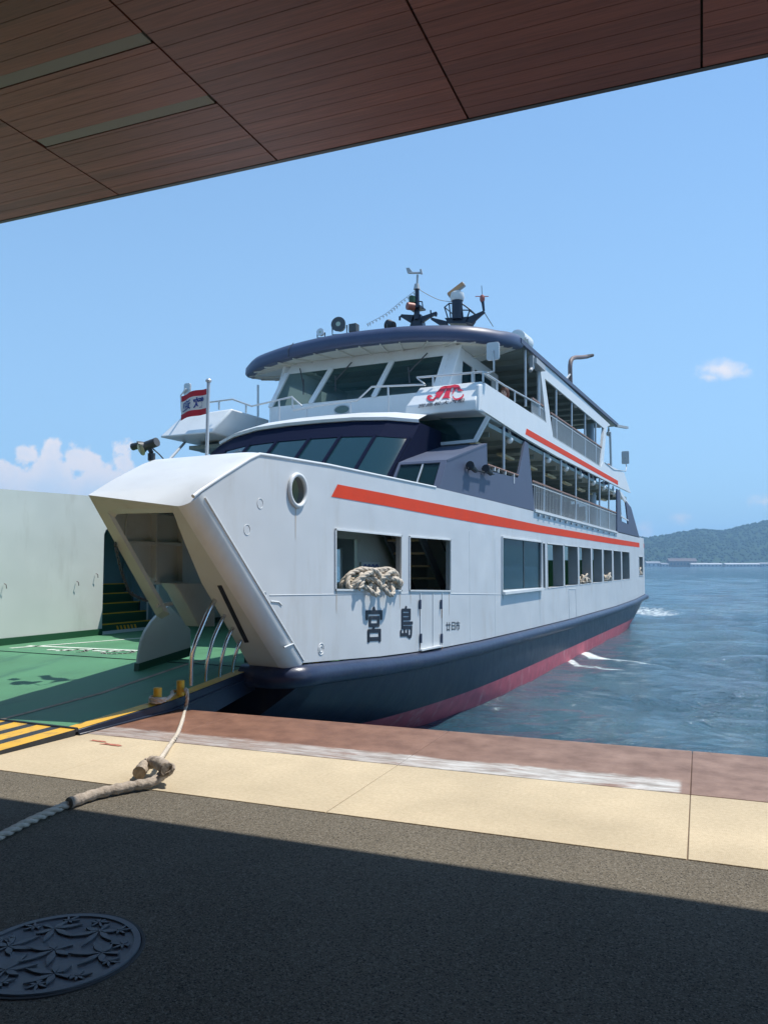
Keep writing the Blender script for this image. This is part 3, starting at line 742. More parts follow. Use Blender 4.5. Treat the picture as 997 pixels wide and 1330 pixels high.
def catmull_rows(rows, n=5):
    cols = list(zip(*rows)); cc = [smooth(c, n) for c in cols]
    return [list(r) for r in zip(*cc)]
b = MB()
for s in (1, -1):
    rw_ = catmull_rows(hull_rows(s))
    b.grid([r[:4] for r in rw_], 0); b.grid([r[3:] for r in rw_], 1)
s1, s2 = hull_rows(1), hull_rows(-1)
for e in (0, -1):
    for k in range(6):
        b.poly([s1[e][k], s1[e][k+1], s2[e][k+1], s2[e][k]], 0 if k < 3 else 1)
b.build('hull', [M['navy'], M['red_af']], FE, angle=50)
# fender: half-round belt round the bow corner and along the side
b = MB(); pts = []
pts += [Vector((-5.95, 8.50, zr(8.75)-.16)), Vector((-5.6, 8.50, zr(8.75)-.16)), Vector((-5.34, 8.56, zr(8.75)-.16)), Vector((-5.2, 8.78, zr(8.75)-.16))]
y = 9.4
while y < 44.5: pts.append(Vector((xs(y)-.02, y, zr(y)-.16))); y += .8
pts += [Vector((xs(44.6), 44.6, zr(44.6)-.16)), Vector((-6.2, 45.25, zr(45)-.16)), Vector((-7.2, 45.45, zr(45)-.16)), Vector((-12, 45.45, zr(45)-.16)), Vector((-13.3, 45.0, zr(45)-.16))]
b.tube(smooth(pts, 3), .145, 14); b.build('fender_rail', M['rail_navy'], FE, angle=70)
b = MB(); pts = [Vector((xs(yy, -1), yy, zr(yy)-.16)) for yy in (8.8, 12, 16, 20, 28, 36, 43)]; b.tube(pts, .165, 10); b.build('fender_rail', M['rail_navy'], FE)

# ---- starboard side shell
bow_top = onX((262, 640), XS); bow_bot = onX((393, 861), XS)
outer = [(bow_top.y, bow_top.z), (7.66, 2.92)] + [(9.4, 2.985), (13.57, 3.04), (17, 3.05), (20.6, 3.05), (30, 3.06), (39, 3.06), (44.6, 3.06)]
low = []; y = 44.6
while y > 8.85: low.append((y, zr(y))); y -= 1.2
outer += low + [(bow_bot.y, bow_bot.z)]
def rect_px(x0, y0a, x1, y0b, y1b, y1a): return P2((x0, y0a), (x1, y0b), (x1, y1b), (x0, y1a))
WINS_F = [rect_px(435, 687.5, 520.5, 696, 767, 766), rect_px(531, 697, 584.5, 701, 767.5, 767)]
WIN_G = rect_px(651, 697.5, 702, 704, 764, 767.5)
def wz(y0, y1, z0=.97, z1=2.23): return [(y0, z0), (y0, z1), (y1, z1), (y1, z0)]
def ypx(x): return onX((x, 740), XS).y
WINS_A = [wz(ypx(a), ypx(c)) for a, c in [(704.3, 707.6), (710.6, 731.2), (732.6, 750), (751.8, 767), (768.8, 781.4), (783.2, 794.4), (796.2, 806), (807.4, 817)]]
WIN_S = [(ypx(830), 1.08), (ypx(830), 2.06), (ypx(837.0), 2.06), (ypx(837.0), 1.08)]
WIN_S = [(41.9, 1.08), (41.9, 2.06), (43.4, 2.06), (43.4, 1.08)]
PORT = onX((385.5, 637), XS)
pl = [(PORT.y+.19*math.cos(t), PORT.z+.19*math.sin(t)) for t in [i*2*math.pi/24 for i in range(24)]]
b = MB()
def thick(y): return .09 if y < 16.5 else .32
shell(b, outer, WINS_F+[WIN_G]+WINS_A+[WIN_S, pl], lambda u, v: (xs(u), u, v), lambda u, v: (xs(u)-thick(u), u, v), 0, 1, grid=1.6)
side_wall = b.build('side_wall', [M['white'], M['jamb']], FE, angle=0)
b = MB()
rows = [[(xs(44.6)+.0, 44.6, z), (xs(44.6)-.12, 44.85, z), (xs(44.6)-.4, 45.02, z), (-6.6, 45.08, z)] for z in (zr(44.6), 3.06)]
b.grid(rows); b.build('stern_corner_panel', M['white'], FE)
# window trims
def trim(poly, w=.025, p=.03, mt='white2', par=side_wall):
    b = MB(); n = len(poly)
    for i in range(n):
        (y0, z0), (y1, z1) = poly[i], poly[(i+1) % n]
        d = Vector((0, y1-y0, z1-z0)).normalized()
        b.bar(Vector((xs(y0)+p/2-.01, y0, z0))-d*w*.5, Vector((xs(y1)+p/2-.01, y1, z1))+d*w*.5, w, p, (1, 0, 0))
    return b.build('window_frame', M[mt], par)
for q in WINS_F+[WIN_S]: trim(q)
trim(WIN_G, .035, .04)
for q in WINS_A: trim(q, .02, .02)
b = MB()
(y0, a0), (y1, a1), (y2, a2), (y3, a3) = WIN_G
b.prism([(XS-.03, y0, a0), (XS-.03, y1, a1), (XS-.03, y2, a2), (XS-.03, y3, a3)], (-.012, 0, 0)); b.build('window_pane', M['glass'], side_wall)
b = MB(); b.bar((XS-.02, (y0+y1)/2-.02, (a0+a3)/2+.02), (XS-.02, (y0+y1)/2, (a1+a2)/2-.02), .03, .03); 
ym = onX((681, 740), XS).y
b = MB(); b.box(XS-.032, XS-.018, ym-.015, ym+.015, a3+.02, a0-.02); b.build('window_mullion', M['dgrey'], side_wall)
b = MB(); b.box(XS, XS+.09, y0-.05, y2+.05, a3-.085, a3-.02); b.build('window_sill', M['white2'], side_wall)
# porthole ring
b = MB(); b.tube([(XS+.015, PORT.y+.20*math.cos(t), PORT.z+.20*math.sin(t)) for t in [i*2*math.pi/28 for i in range(28)]], .030, 8, closed=True); b.build('fairlead_ring', M['white2'], side_wall, angle=80)
b = MB(); b.tube([(XS-.03, PORT.y, PORT.z), (XS-.75, PORT.y, PORT.z)], .2, 24, cap=False); b.build('fairlead_sun_block', mat('pale_green_sun_block', (.40, .52, .42), .5), side_wall, angle=80)  # tube added inside the fairlead to keep sun off the inner wall
# orange stripe
b = MB(); st = P2((438, 629), (500, 641), (560, 653), (620, 665), (700, 682)); sb = P2((430, 645), (500, 657), (560, 668.5), (620, 679.5), (700, 692))
top = st+[(27, 2.72), (34, 2.73), (42, 2.76), (44.6, 2.78)]; bot = sb+[(27, 2.50), (34, 2.50), (42, 2.53), (44.6, 2.55)]
b.grid([[(xs(y)+.005, y, z) for y, z in top], [(xs(y)+.005, y, z) for y, z in bot]]); b.build('stripe', M['stripe'], side_wall)
# weld seam and frames of the plating
b = MB(); sm = P2((350, 773), (433, 772), (545, 770.5), (560, 770)); b.tube([(XS+.001, y, z) for y, z in sm], .005, 5); b.tube([(XS+.001, y, z) for y, z in P2((585, 771), (650, 772))], .006, 5)
e0, e1 = onX((266, 646), XS), onX((394, 858), XS); b.tube([e0, e1], .014, 6)
b.tube([onX((381, 836), XS+.004), onX((369, 841), XS+.02)], .012, 5)
b.tube([onX((352, 781), XS+.004), onX((362, 782), XS+.004), onX((366, 786), XS+.004)], .009, 5)
for px, py, r_ in [(417, 843, .075), (417, 843, .04), (338, 654, .06), (321, 688, .06), (344, 772, .03)]:
    c = onX((px, py), XS+.002); b.tube([c+Vector((0, r_*math.cos(t), r_*math.sin(t))) for t in [i*2*math.pi/16 for i in range(16)]], .006 if px == 417 else .0035, 5, closed=True)
build_each(b, 'weld_bead', M['white2'], side_wall, angle=80)
for px, ya, yb in [(609, 690, 836), (642, 700, 827), (700, 770, 813)]:
    b = MB(); b.tube([onX((px, ya), XS+.0005), onX((px+1, yb), XS+.0005)], .0028, 5); b.build('plate_seam', M['white2'], side_wall, angle=80)
rr = random.Random(9)
for px, py in [(437, 768), (519, 769), (533, 769), (583, 769), (653, 772), (700, 767), (384, 654), (735, 763), (768, 759), (806, 755), (556, 845)]:
    c = onX((px, py), XS+.002); ln = rr.uniform(.15, .5); b = MB(); b.prism([c+Vector((0, -.012, 0)), c+Vector((0, .012, 0)), c+Vector((0, .004, -ln)), c+Vector((0, -.002, -ln*.9))], (.001, 0, 0)); b.build('rust_streak', M['streak'], side_wall)
# side gate with hinges
b = MB()
gate = [(545.5, 770), (574, 770), (574, 838), (546, 844)]
for a, c in [(0, 3), (1, 2)]:
    p, q = onX(gate[a], XS+.008), onX(gate[c], XS+.008); b.bar(p, q, .02, .016, (1, 0, 0))
p, q = onX((562, 770), XS+.006), onX((562, 841), XS+.006); b.bar(p, q, .014, .012, (1, 0, 0))
p, q = onX((546, 844.5), XS+.03), onX((574, 838.5), XS+.03); b.bar(p, q, .05, .03, (0, 0, 1))
gt = b.build('boarding_gate', M['white2'], side_wall)
b = MB()
for px, ya, yb in [(545.5, 779, 791), (546.5, 823, 835), (573, 779, 791), (573.5, 823, 835)]:
    b.tube([onX((px, ya), XS+.025), onX((px, yb), XS+.025)], .022, 8)
build_each(b, 'gate_hinge', M['navy2'], side_wall)
b = MB()
for (xa, ya, xb, yb) in [(545.5, 836, 545.5, 856), (574, 838, 574, 848), (545.3, 791, 545.3, 800), (573.4, 791, 573.4, 803)]:
    p, q = onX((xa, ya), XS+.004), onX((xb, yb), XS+.004); b.bar(p, q, .022, .004, (1, 0, 0))
build_each(b, 'rust_streak', mat('rust_stain', (.33, .16, .06), .9, var=.3, vscale=20), side_wall)
# ship name and port of registry
def name_quad(x0, y1, x1, y0, dx=0): return [onX((x0, y1), XS+.006), onX((x1, y1-(x1-x0)*.05), XS+.006), onX((x1+dx, y0-(x1-x0)*.0), XS+.006), onX((x0+dx, y0), XS+.006)]
b = MB(); put_text(b, '宮', name_quad(475.5, 834, 496, 788.5), 0, bold=.03); b.build('ship_name', M['ink'], side_wall); b = MB(); put_text(b, '島', name_quad(520, 829, 535.5, 787.5), 0, bold=.03); b.build('ship_name', M['ink'], side_wall)
for ch_, q in (('廿', (578.8, 819.5, 585, 808)), ('日', (586.3, 818.5, 590.8, 807.8)), ('市', (591.6, 819, 597, 806.5))):
    b = MB(); put_text(b, ch_, name_quad(*q), .004); b.build('home_port_name', M['ink'], side_wall)

# small door outline aft and drain
b = MB()
p = [onX(q, XS+.004) for q in [(738, 765), (747, 765), (748, 803), (739, 806)]]
for i in range(4): b.bar(p[i], p[(i+1) % 4], .02, .01, (1, 0, 0))
b.build('side_hatch', M['white2'], side_wall)

# ---- bow housing on the starboard side (frame, roof, inner walls)
A = onX((252, 641), XS-.2); f_dir = Vector((0, bow_bot.y-bow_top.y, bow_bot.z-bow_top.z)).normalized()
n_f = Vector((0, f_dir.z, -f_dir.y)).normalized()     # faces forward and down
if n_f.y > 0: n_f = -n_f
r_c = .20
c_top = Vector((XS-r_c, bow_top.y, bow_top.z)); c_bot = Vector((XS-r_c, bow_bot.y, bow_bot.z))
b = MB(); rows = []
for i in range(9):
    t = math.pi/2*i/8; off = Vector((r_c*math.cos(t), 0, 0))+n_f*(r_c*math.sin(t))
    rows.append([c_top+off, c_bot+off])
b.grid(rows)
HS = b.build('bow_housing', [M['white2']], FE, angle=60)
po = c_top+n_f*r_c
# the frame lies in the slanted plane through po with normal n_f
ax = Vector((1, 0, 0)); ay = f_dir
def fuv(p): v = onP(p, po, n_f)-po; return (v.dot(ax), v.dot(ay))
def ffn(u, v): return po+ax*u+ay*v
def ffb(u, v): return po+ax*u+ay*v+Vector((0, .11, -.045))
L_top = fuv((115, 643)); right0 = 0.0
v_bot = (c_bot-c_top).length
o_pts = [(0, 0), (0, v_bot), fuv((323, 863)), fuv((262, 757)), fuv((240, 705)), fuv((226, 668)), fuv((221, 661)), fuv((215, 659.5)), fuv((150, 661)), fuv((143, 662)), fuv((140, 666)), fuv((213, 793)), fuv((203, 800)), (L_top[0], L_top[1]-.0)]
o_pts = [(u, min(v, v_bot)) for u, v in o_pts]
b = MB(); shell(b, o_pts, [], ffn, ffb); FR = b.build('door_frame', M['inner'], FE, angle=0)
# black plate on the frame, painting in the dark of the hoop slot
b = MB(); b.prism([ffn(*fuv(p))+n_f*.006 for p in [(282.5, 760.5), (288, 760), (323.5, 834), (318, 834.5)]], -n_f*.02); b.build('dark_slot_plate', M['ink'], FR)
# roof
xl = po.x+L_top[0]
zt = lambda v: v
TL = ffn(*L_top); TR = c_top+n_f*r_c
b = MB()
arc_ = [c_top+Vector((r_c*math.cos(t), 0, 0))+n_f*(r_c*math.sin(t)) for t in [math.pi/2*(8-i)/8 for i in range(9)]]
def roof_row(y, z, ze, r_=.30):
    return [Vector((-6.79, y, z-.01)), Vector((XS-.5, y, z))]+[Vector((XS-r_+r_*math.sin(math.pi/2*i/8), y, ze+(z-ze)*math.cos(math.pi/2*i/8))) for i in range(9)]
b.grid([[TL, TL.lerp(arc_[0], .7)]+arc_, roof_row(6.72, 2.475, 2.458, .21), roof_row(7.0, 2.632, 2.597, .25), roof_row(7.5, 2.88, 2.842), roof_row(7.72, 2.962, 2.924), roof_row(8.0, 2.985, 2.939), roof_row(9.4, 3.03, 2.988), roof_row(13.4, 3.08, 3.044)])
b.grid([[TL+Vector((0, .32, -.12)), TR+Vector((0, .32, -.12))], [Vector((xl, 7.66, 2.86)), Vector((XS-.1, 7.66, 2.86))], [Vector((xl, 13.4, 2.9)), Vector((XS-.1, 13.4, 2.9))]])
b.build('housing_roof', M['white2'], FE, angle=50)
b = MB(); b.tube([(XS-.006, 6.50, 2.33), (XS-.006, 6.60, 2.39), (XS-.006, 7.0, 2.596), (XS-.006, 7.5, 2.843), (XS-.006, 7.70, 2.922), (XS-.006, 8.0, 2.937), (XS-.006, 9.4, 2.987), (XS-.006, 13.4, 3.043)], .022, 8); b.build('roof_edge_bead', M['white2'], FE, angle=80)
# inner bulkhead with stiffeners, seen through the frame
XW = -6.72
b = MB(); q = [onX(p, XW) for p in [(118, 643), (262, 640), (262, 757), (201, 757)]]
q = [Vector((XW, 6.63, 2.385)), Vector((XW, 7.66, 2.90)), Vector((XW, 9.6, 2.94)), Vector((XW, 9.6, 1.39)), Vector((XW, 7.67, 1.39))]
b.prism(q, (-.04, 0, 0)); BK = b.build('housing_side_wall', M['inner'], FE)
b = MB()
p_, q_ = onX((162, 705), XW+.03), onX((262, 708), XW+.03); b.bar(p_, q_, .07, .04)
p_, q_ = onX((198, 757), XW+.03), onX((262, 757), XW+.03); b.bar(p_, q_, .07, .04)
for (xa, ya, xb, yb) in [(201, 662, 201, 756), (235, 664, 235, 756)]: b.bar(onX((xa, ya), XW+.04), onX((xb, yb), XW+.04), .03, .08, (1, 0, 0))
build_each(b, 'stiffener', M['inner'], BK)
for pts in ([(163.5, 704), (164, 680), (167, 668), (174, 663), (197, 663)], [(203, 705), (203, 678), (206, 669), (213, 665), (222, 665), (229, 670), (233, 690), (234.5, 705)]):
    b = MB(); b.tube(smooth([onX(p, XW+.01) for p in pts], 4), .016, 6); b.build('lightening_arch', M['inner'], BK, angle=80)
b = MB(); q = [onX(p, XW+.02) for p in [(203, 757), (262, 757), (262, 813), (241, 813), (216, 768), (209, 759)]]; b.prism(q, (.22, 0, 0)); WB_ = b.build('winch_box', M['inner'], FE, bevel=.012)
b = MB(); b.tube([onX((223, 784), XW+.1), onX((204, 787), XW+.1)], .025, 10); b.build('lock_pin', M['inner'], WB_)
b = MB(); b.box(-6.72, -6.66, 10.3, 12.2, .15, 2.9); b.box(-6.72, -6.66, 13.1, 25.5, .15, 2.86); b.box(-6.72, -6.66, 12.2, 13.1, .15, 1.05); b.box(-6.72, -6.66, 12.2, 13.1, 2.1, 2.9)
b.box(-6.75, XS-.1, 16.6, 16.66, .15, 2.86)
b.build('casing_wall', M['inner'], FE)
b = MB(); b.box(-6.0, -5.9, 9.6, 9.7, .2, 1.35); b.box(-5.62, -5.55, 9.55, 9.7, .2, 1.35); b.box(-6.5, -6.3, 10.2, 10.26, .2, 2.8); build_each(b, 'pipe_post', M['grey'], FE)
# hazard threshold
b = MB(); b2 = MB()
b.box(-6.7, XS-.12, 9.58, 9.62, .17, .34)
for k in range(5): b2.prism([(-6.6+k*.27, 9.574, .175), (-6.48+k*.27, 9.574, .175), (-6.56+k*.27, 9.574, .335), (-6.68+k*.27, 9.574, .335)], (0, -.004, 0))
hb = b.build('threshold_board', M['black'], FE); b2.build('hazard_stripe', M['yellow'], hb)
# quarter-round guard plate beside the ramp
b = MB(); gp = [(180, 872), (181, 853), (184.7, 832.6), (189.5, 820), (196.7, 808.5), (207, 797), (219, 787), (224, 790), (248, 817.5), (248, 852)]
b.prism([onX(p, -7.30) for p in gp], (-.05, 0, 0)); b.build('guard_plate', M['inner'], FE, bevel=.008)
b = MB(); b.prism([onX(p, -7.285) for p in [(180, 872), (181, 862), (248, 841), (248, 852)]], (-.08, 0, 0)); b.build('guard_plate_foot', M['dkgreen'], FE)
# chain on the frame strut
b = MB(); ch = smooth([onP(p, po+n_f*.03, n_f) for p in [(150, 706), (153, 722), (158, 742), (163, 756), (168, 768), (176, 774), (190, 780)]], 5)
for i in range(0, len(ch)-1):
    c = (ch[i]+ch[i+1])/2; d = (ch[i+1]-ch[i]); t = d.normalized(); s_ = t.cross(n_f if i % 2 else ax).normalized()
    b.tube([c+t*.026*math.cos(a)*1.35+s_*.017*math.sin(a) for a in [k*2*math.pi/8 for k in range(8)]], .007, 5, closed=True)
b.build('chain', M['dgrey'], FE)

# ---- car deck and port side
b = MB(); zd = .14
b.grid([[(-12.6, 8.9, zd), (-6.7, 8.9, zd)], [(-12.6, 45, zd), (-6.7, 45, zd)]]); b.grid([[(-6.7, 8.9, zd+.012), (XS-.05, 8.9, zd+.012)], [(-6.7, 43.5, zd+.012), (XS-.05, 43.5, zd+.012)]])
DK = b.build('car_deck', M['green'], FE, weld=False)
b = MB()
def deckline(a, c, w_=.05):
    p, q = onZ(a, zd+.005), onZ(c, zd+.005); d = (q-p).normalized(); s_ = Vector((-d.y, d.x, 0))*w_
    b.poly([p-s_, q-s_, q+s_, p+s_])
deckline((-30, 845), (186, 828.5), .05); deckline((37, 838.5), (184, 845), .06)
def wheelchair(c, s, rot):
    def T(u, v): return c+Vector((s*(u*math.cos(rot)-v*math.sin(rot)), s*(u*math.sin(rot)+v*math.cos(rot)), 0))
    def stroke(pts, w_):
        P = [T(*p) for p in pts]
        for p, q in zip(P, P[1:]):
            d = (q-p).normalized(); n_ = Vector((-d.y, d.x, 0))*s*w_; b.poly([p-n_-d*s*w_, q-n_+d*s*w_, q+n_+d*s*w_, p+n_-d*s*w_])
    stroke(arc((0, -.15), .33, 110, 350, 12), .05); stroke([(.0, .35), (.05, .0), (.3, .0), (.45, -.4), (.55, -.38)], .06); stroke([(.02, .2), (.28, .2)], .045)
    b.poly([T(.1*math.cos(t), .5+.1*math.sin(t)) for t in [i*2*math.pi/10 for i in range(10)]])
wheelchair(onZ((87, 845), zd+.006), .75, R(90)); wheelchair(onZ((147, 846.5), zd+.006), .75, R(90))
b.build('deck_marking', M['marking'], DK)
b = MB()
XI = -12.57
door = [(12.75, .2), (12.75, 2.28), (12.80, 2.38), (12.90, 2.42), (14.5, 2.42), (14.5, .2)]
win_p = [(9.05, 1.33), (9.05, 2.12), (10.16, 2.12), (10.16, 1.33)]
wins_c = [[(y, 1.0), (y, 2.2), (y+2.2, 2.2), (y+2.2, 1.0)] for y in (18, 21.4, 24.8, 28.2, 31.6, 35)]
shell(b, [(6.8, 2.4), (7.6, 2.98), (10.1, 3.03), (13.4, 3.10), (45, 3.06), (45, zd-.05), (8.2, zd-.05)], [door, win_p]+wins_c, lambda u, v: (XI, u, v), lambda u, v: (XI-.08, u, v))
PW = b.build('port_casing_wall', M['white_lit'], FE, angle=0)
b = MB(); b.box(XI, XI+.05, 8.9, 12.72, zd, zd+.13); b.box(XI, XI+.05, 14.53, 44, zd, zd+.13); b.build('kick_strip', M['dkgreen'], PW)
b = MB(); b.box(XI-.05, XI-.04, 9.0, 10.2, 1.3, 2.15); b.build('window_pane', M['glass'], PW)
b = MB()
for px, py in [(6, 758), (100, 755), (125, 745)]:
    c = onX((px, py), XI+.02); b.tube([c, c+Vector((.05, 0, -.02)), c+Vector((.04, 0.02, -.09))], .008, 6)
build_each(b, 'wall_hook', M['rust'], PW)
b = MB()
shell(b, [(7.6, 2.98), (13.4, 3.10), (44.6, 3.06), (44.6, .05), (9.0, .3)], [[(y, 1.0), (y, 2.2), (y+2.2, 2.2), (y+2.2, 1.0)] for y in (11, 18, 21.4, 24.8, 28.2, 31.6, 35)], lambda u, v: (xs(u, -1), u, v), lambda u, v: (xs(u, -1)+.08, u, v)); b.build('port_side_wall', M['white'], FE, angle=0)
b = MB(); b.box(XP+.05, XI-.02, 7.8, 13.5, 2.96, 3.0); b.build('port_housing_roof', M['white2'], FE)
# stairs inside the port doorway
b = MB(); bt = MB()
for k in range(7):
    y0_ = 12.9; x1_ = XI-.14-.0*k
    b.box(XI-.32-.22*k, XI-.10-.22*k, 12.76, 14.49, zd, zd+.21*(k+1)); bt.box(XI-.125-.22*k, XI-.095-.22*k, 12.76, 14.49, zd+.21*(k+1)-.02, zd+.21*(k+1)+.004)
ST = b.build('stairway', M['dkgreen'], FE); bt.build('nosing', M['yellow'], ST)
b = MB()
for k in range(6): b.prism([(XI-.094, 13.3+k*.11, zd+.06), (XI-.094, 13.35+k*.11, zd+.06), (XI-.094, 13.31+k*.11, zd+.15), (XI-.094, 13.26+k*.11, zd+.15)], (.006, 0, 0))
b.build('hazard_stripe', M['yellow'], ST)
bw2 = mat('blue_green_stair_wall', (.16, .27, .30), .5, var=.05)
b = MB(); b.box(XP+.1, XI-.08, 14.5, 14.55, zd, 3.0); 
for k in range(5): b.box(XP+.2+.22*k, XP+.25+.22*k, 14.44, 14.5, zd, 3.0)
b.box(XP+.09, XP+.14, 12.6, 14.5, zd, 3.0); b.build('stair_wall', bw2, FE)
b = MB(); b.tube([(XI-.1, 14.3, 1.15), (XI-1.1, 14.3, 2.2)], .025, 8); b.tube([(XI-.15, 14.3, .2), (XI-.15, 14.3, 1.1)], .02, 8); b.build('stair_handrail', M['alu'], FE)
# stairs and fittings in the starboard cabin
b = MB(); bt = MB()
for k in range(9):
    yk = 16.2-.30*k; zk = .35+.25*k
    bt.box(-6.45, -5.75, yk-.14, yk+.14, zk-.02, zk+.02)
b.bar((-6.46, 16.4, .15), (-6.46, 13.6, 2.5), .04, .2); b.bar((-5.74, 16.4, .15), (-5.74, 13.6, 2.5), .04, .2)
SS = b.build('cabin_stairs', M['dgrey'], FE); bt.build('tread', M['tread'], SS)
b = MB(); b.tube([(-5.7, 16.3, 1.0), (-5.7, 13.9, 3.0)], .02, 8); b.tube([(-5.7, 15.9, .6), (-5.7, 15.9, 1.35)], .016, 8); b.build('cabin_handrail', M['steel'], FE)
b = MB(); b.box(-6.64, -6.62, 13.2, 14.0, 1.42, 1.68); SG = b.build('notice_board', M['white2'], FE)
b = MB(); put_text(b, '0000', [(-6.614, 13.27, 1.47), (-6.614, 13.93, 1.47), (-6.614, 13.93, 1.64), (-6.614, 13.27, 1.64)], .01); b.build('notice_digits', M['blue_ink'], SG)
b = MB(); b.box(-6.2, -6.0, 10.6, 10.8, .2, 2.85); b.box(-5.8, -5.7, 11.5, 13.2, 2.70, 2.74); b.build('cabin_post', M['inner'], FE)
b = MB(); b.box(-6.1, -5.95, 11.6, 13.6, 2.72, 2.80); b.build('cabin_ceiling_lamp', M['tube_lamp'], FE)
# deck over the car deck
b = MB(); b.box(XP+.06, XS-.08, 13.45, 44.6, 2.86, 3.0)
for k in range(20): b.box(XP+.2, XS-.4, 14+k*1.5, 14.08+k*1.5, 2.74, 2.86)
b.build('passenger_deck', M['inner'], FE)
# stern: raised ramp
b = MB(); b.box(-12.4, -6.9, 44.9, 45.02, .1, 1.9); b.build('stern_ramp', M['green'], FE)
b = MB(); b.box(-12.5, -12.3, 44.7, 45.05, .1, 2.9); b.box(-6.95, -6.7, 44.7, 45.05, .1, 2.9); b.build('stern_post', M['white2'], FE)

# ---- bow ramp
RZ = [(4.6, .03), (5.74, .062), (7.02, .125), (8.67, .30), (9.2, .30)]
def rz(y): return lerp_tab(RZ, y)
RX0, RX1 = -12.3, -5.85
ys = [5.66, 6.1, 6.6, 7.0, 7.6, 8.2, 8.67, 8.95]
b = MB()
b.grid([[(x, y, rz(y)) for x in (RX0+.16, RX1-.17)] for y in ys]); b.grid([[(x, y, rz(y)-.05) for x in (RX0, RX1-.01)] for y in ys])
RP = b.build('bow_ramp', M['green'], FE, angle=15)
zb = [(5.5, -.0), (5.74, -.03), (7.42, -.2), (8.68, .03), (9.0, .03)]
for X0, X1 in ((RX1-.165, RX1), (RX0, RX0+.165)):
    b = MB(); rowsT = []
    b.grid([[(X0, y, rz(y)+.004), (X1, y, rz(y)+.004)] for y in ys]); b.build('edge_strip', M['yellow'], RP, angle=15)
    b = MB(); 
    pts = [(X1+.004, y, rz(y)-.002) for y in ys]+[(X1+.004, y, lerp_tab(zb, y)) for y in reversed(ys)]
    b.prism(pts, (-.16, 0, 0)); b.tube([(X1+.012, y, lerp_tab([(5.6, .01), (7.0, .02), (8.9, .24)], y)) for y in ys], .016, 6); b.build('edge_beam', M['navy'], RP, bevel=.01)
b = MB(); b.grid([[(x, y, rz(y)+.004) for x in (-6.95, -6.88)] for y in ys]); b.build('deck_seam', mat('sandy_seam', (.34, .27, .19), .9, var=.3, vscale=9), RP)
# hinged flap: lengthwise yellow and black bands
FL_Y0, FL_Y1 = 4.72, 5.63
b = MB(); x = RX1
for k in range(26):
    wd = .19 if k % 2 == 0 else .125; b.grid([[(x, y, rz(y)+.006) for x in (x-wd, x)] for y in (FL_Y0, 5.1, FL_Y1)], 1 if k % 2 == 0 else 0); x -= wd*1.0
b.grid([[(x_, FL_Y0-.07, .012) for x_ in (RX0, RX1)], [(x_, FL_Y0, rz(FL_Y0)+.006) for x_ in (RX0, RX1)]], 0)
b.poly([(RX1, FL_Y0-.07, .012), (RX1, FL_Y0, .036), (RX1, 5.1, rz(5.1)+.006), (RX1, FL_Y1, rz(FL_Y1)+.006), (RX1, FL_Y1, -.0), (RX1, FL_Y0, .008)], 0)
b.build('ramp_flap', [M['black'], M['yellow']], RP, weld=False)
b = MB(); b.tube([(RX0, FL_Y1+.015, rz(5.64)-.0), (RX1, FL_Y1+.015, rz(5.64)-.0)], .022, 8); b.build('flap_hinge', M['black'], RP)
for X_, Y_ in ((-5.9, 7.20), (-5.9, 6.82)):
    b = MB(); z0 = rz(Y_); b.lathe([(.045, 0), (.045, .165), (.04, .172), (0, .172)], (X_, Y_, z0), n=18); b.build('bollard', M['yellow'], RP)
for pts in [[(285.5, 769), (272, 792), (261, 817.5), (253, 838), (249, 856), (248, 890)], [(296, 792), (287, 808), (278, 828), (271.5, 850), (268, 868), (267, 884)], [(305.5, 811), (298, 824), (292, 840), (288, 856), (286, 868), (285.5, 878)], [(315.6, 828), (310, 838), (306, 850), (303.5, 860), (302, 872)]]:
    b = MB(); kk = len(pts)-1; b.tube(smooth([onX(p, -5.70-.15*(i/kk)**1.5) for i, p in enumerate(pts)], 5), .022 if pts[0][1] > 770 else .026, 8); b.build('safety_hoop', M['steel'], RP, angle=80)

# ---- passenger deck house front (raked navy window wall)
PD = [(-12.7, 2.3), (-11.9, 1.55), (-10.9, .75), (-9.9, .22), (-9.0, .03), (-8.2, 0), (-7.4, .06), (-6.75, .30), (-6.25, .85)]
def pd(x): return lerp_tab(PD, x)
def hw(x, z, o=0.): return Vector((x, 12.55+(z-3.0)*1.12+pd(x)-o, z))
xsr = [p[0] for p in PD]
b = MB(); zl = [2.95, 3.12, 4.22, 4.62]
for i in (0, 2): b.grid([[hw(x, z) for x in xsr] for z in zl[i:i+2]])
b.grid([[hw(x, z, -.06) for x in xsr] for z in zl])
MX = [-6.28, -6.80, -7.48, -8.17, -8.98, -9.8, -10.8, -11.8]
for x in MX: b.bar(hw(x-.02, 3.1, 0), hw(x-.02, 4.24, 0), .06, .05, (0, -1, 1))
b.prism([hw(-6.25, 2.95), hw(-6.25, 4.62), Vector((-6.25, 16.8, 4.62)), Vector((-6.25, 16.8, 2.95))], (-.05, 0, 0))
DH = b.build('front_window_wall', M['navy_m'], FE, angle=20)
inner_xs = sorted(set(xsr+MX))
for a, c in zip(MX, MX[1:]):
    seg_ = [x for x in [c]+[q for q in xsr if c < q < a]+[a]]
    b = MB(); b.grid([[hw(x, z, -.02) for x in seg_] for z in (3.12, 4.22)]); b.build('window_pane', M['glass'], DH)
# white eyebrow ledge above
b = MB(); le = [p for p in PD]
def eb(x, o, z): return Vector((x, 12.55+1.65*1.12+pd(x)-o, z))
xe = xsr[1:]
b.grid([[eb(x, -.1, 4.60) for x in xe], [eb(x, .10, 4.62) for x in xe], [eb(x, .13, 4.68) for x in xe], [eb(x, -.35, 4.86) for x in xe], [eb(x, -1.2, 4.90) for x in xe], [eb(x, -2.6, 4.90) for x in xe]])
b.build('eyebrow_ledge', M['white2'], FE, angle=30)

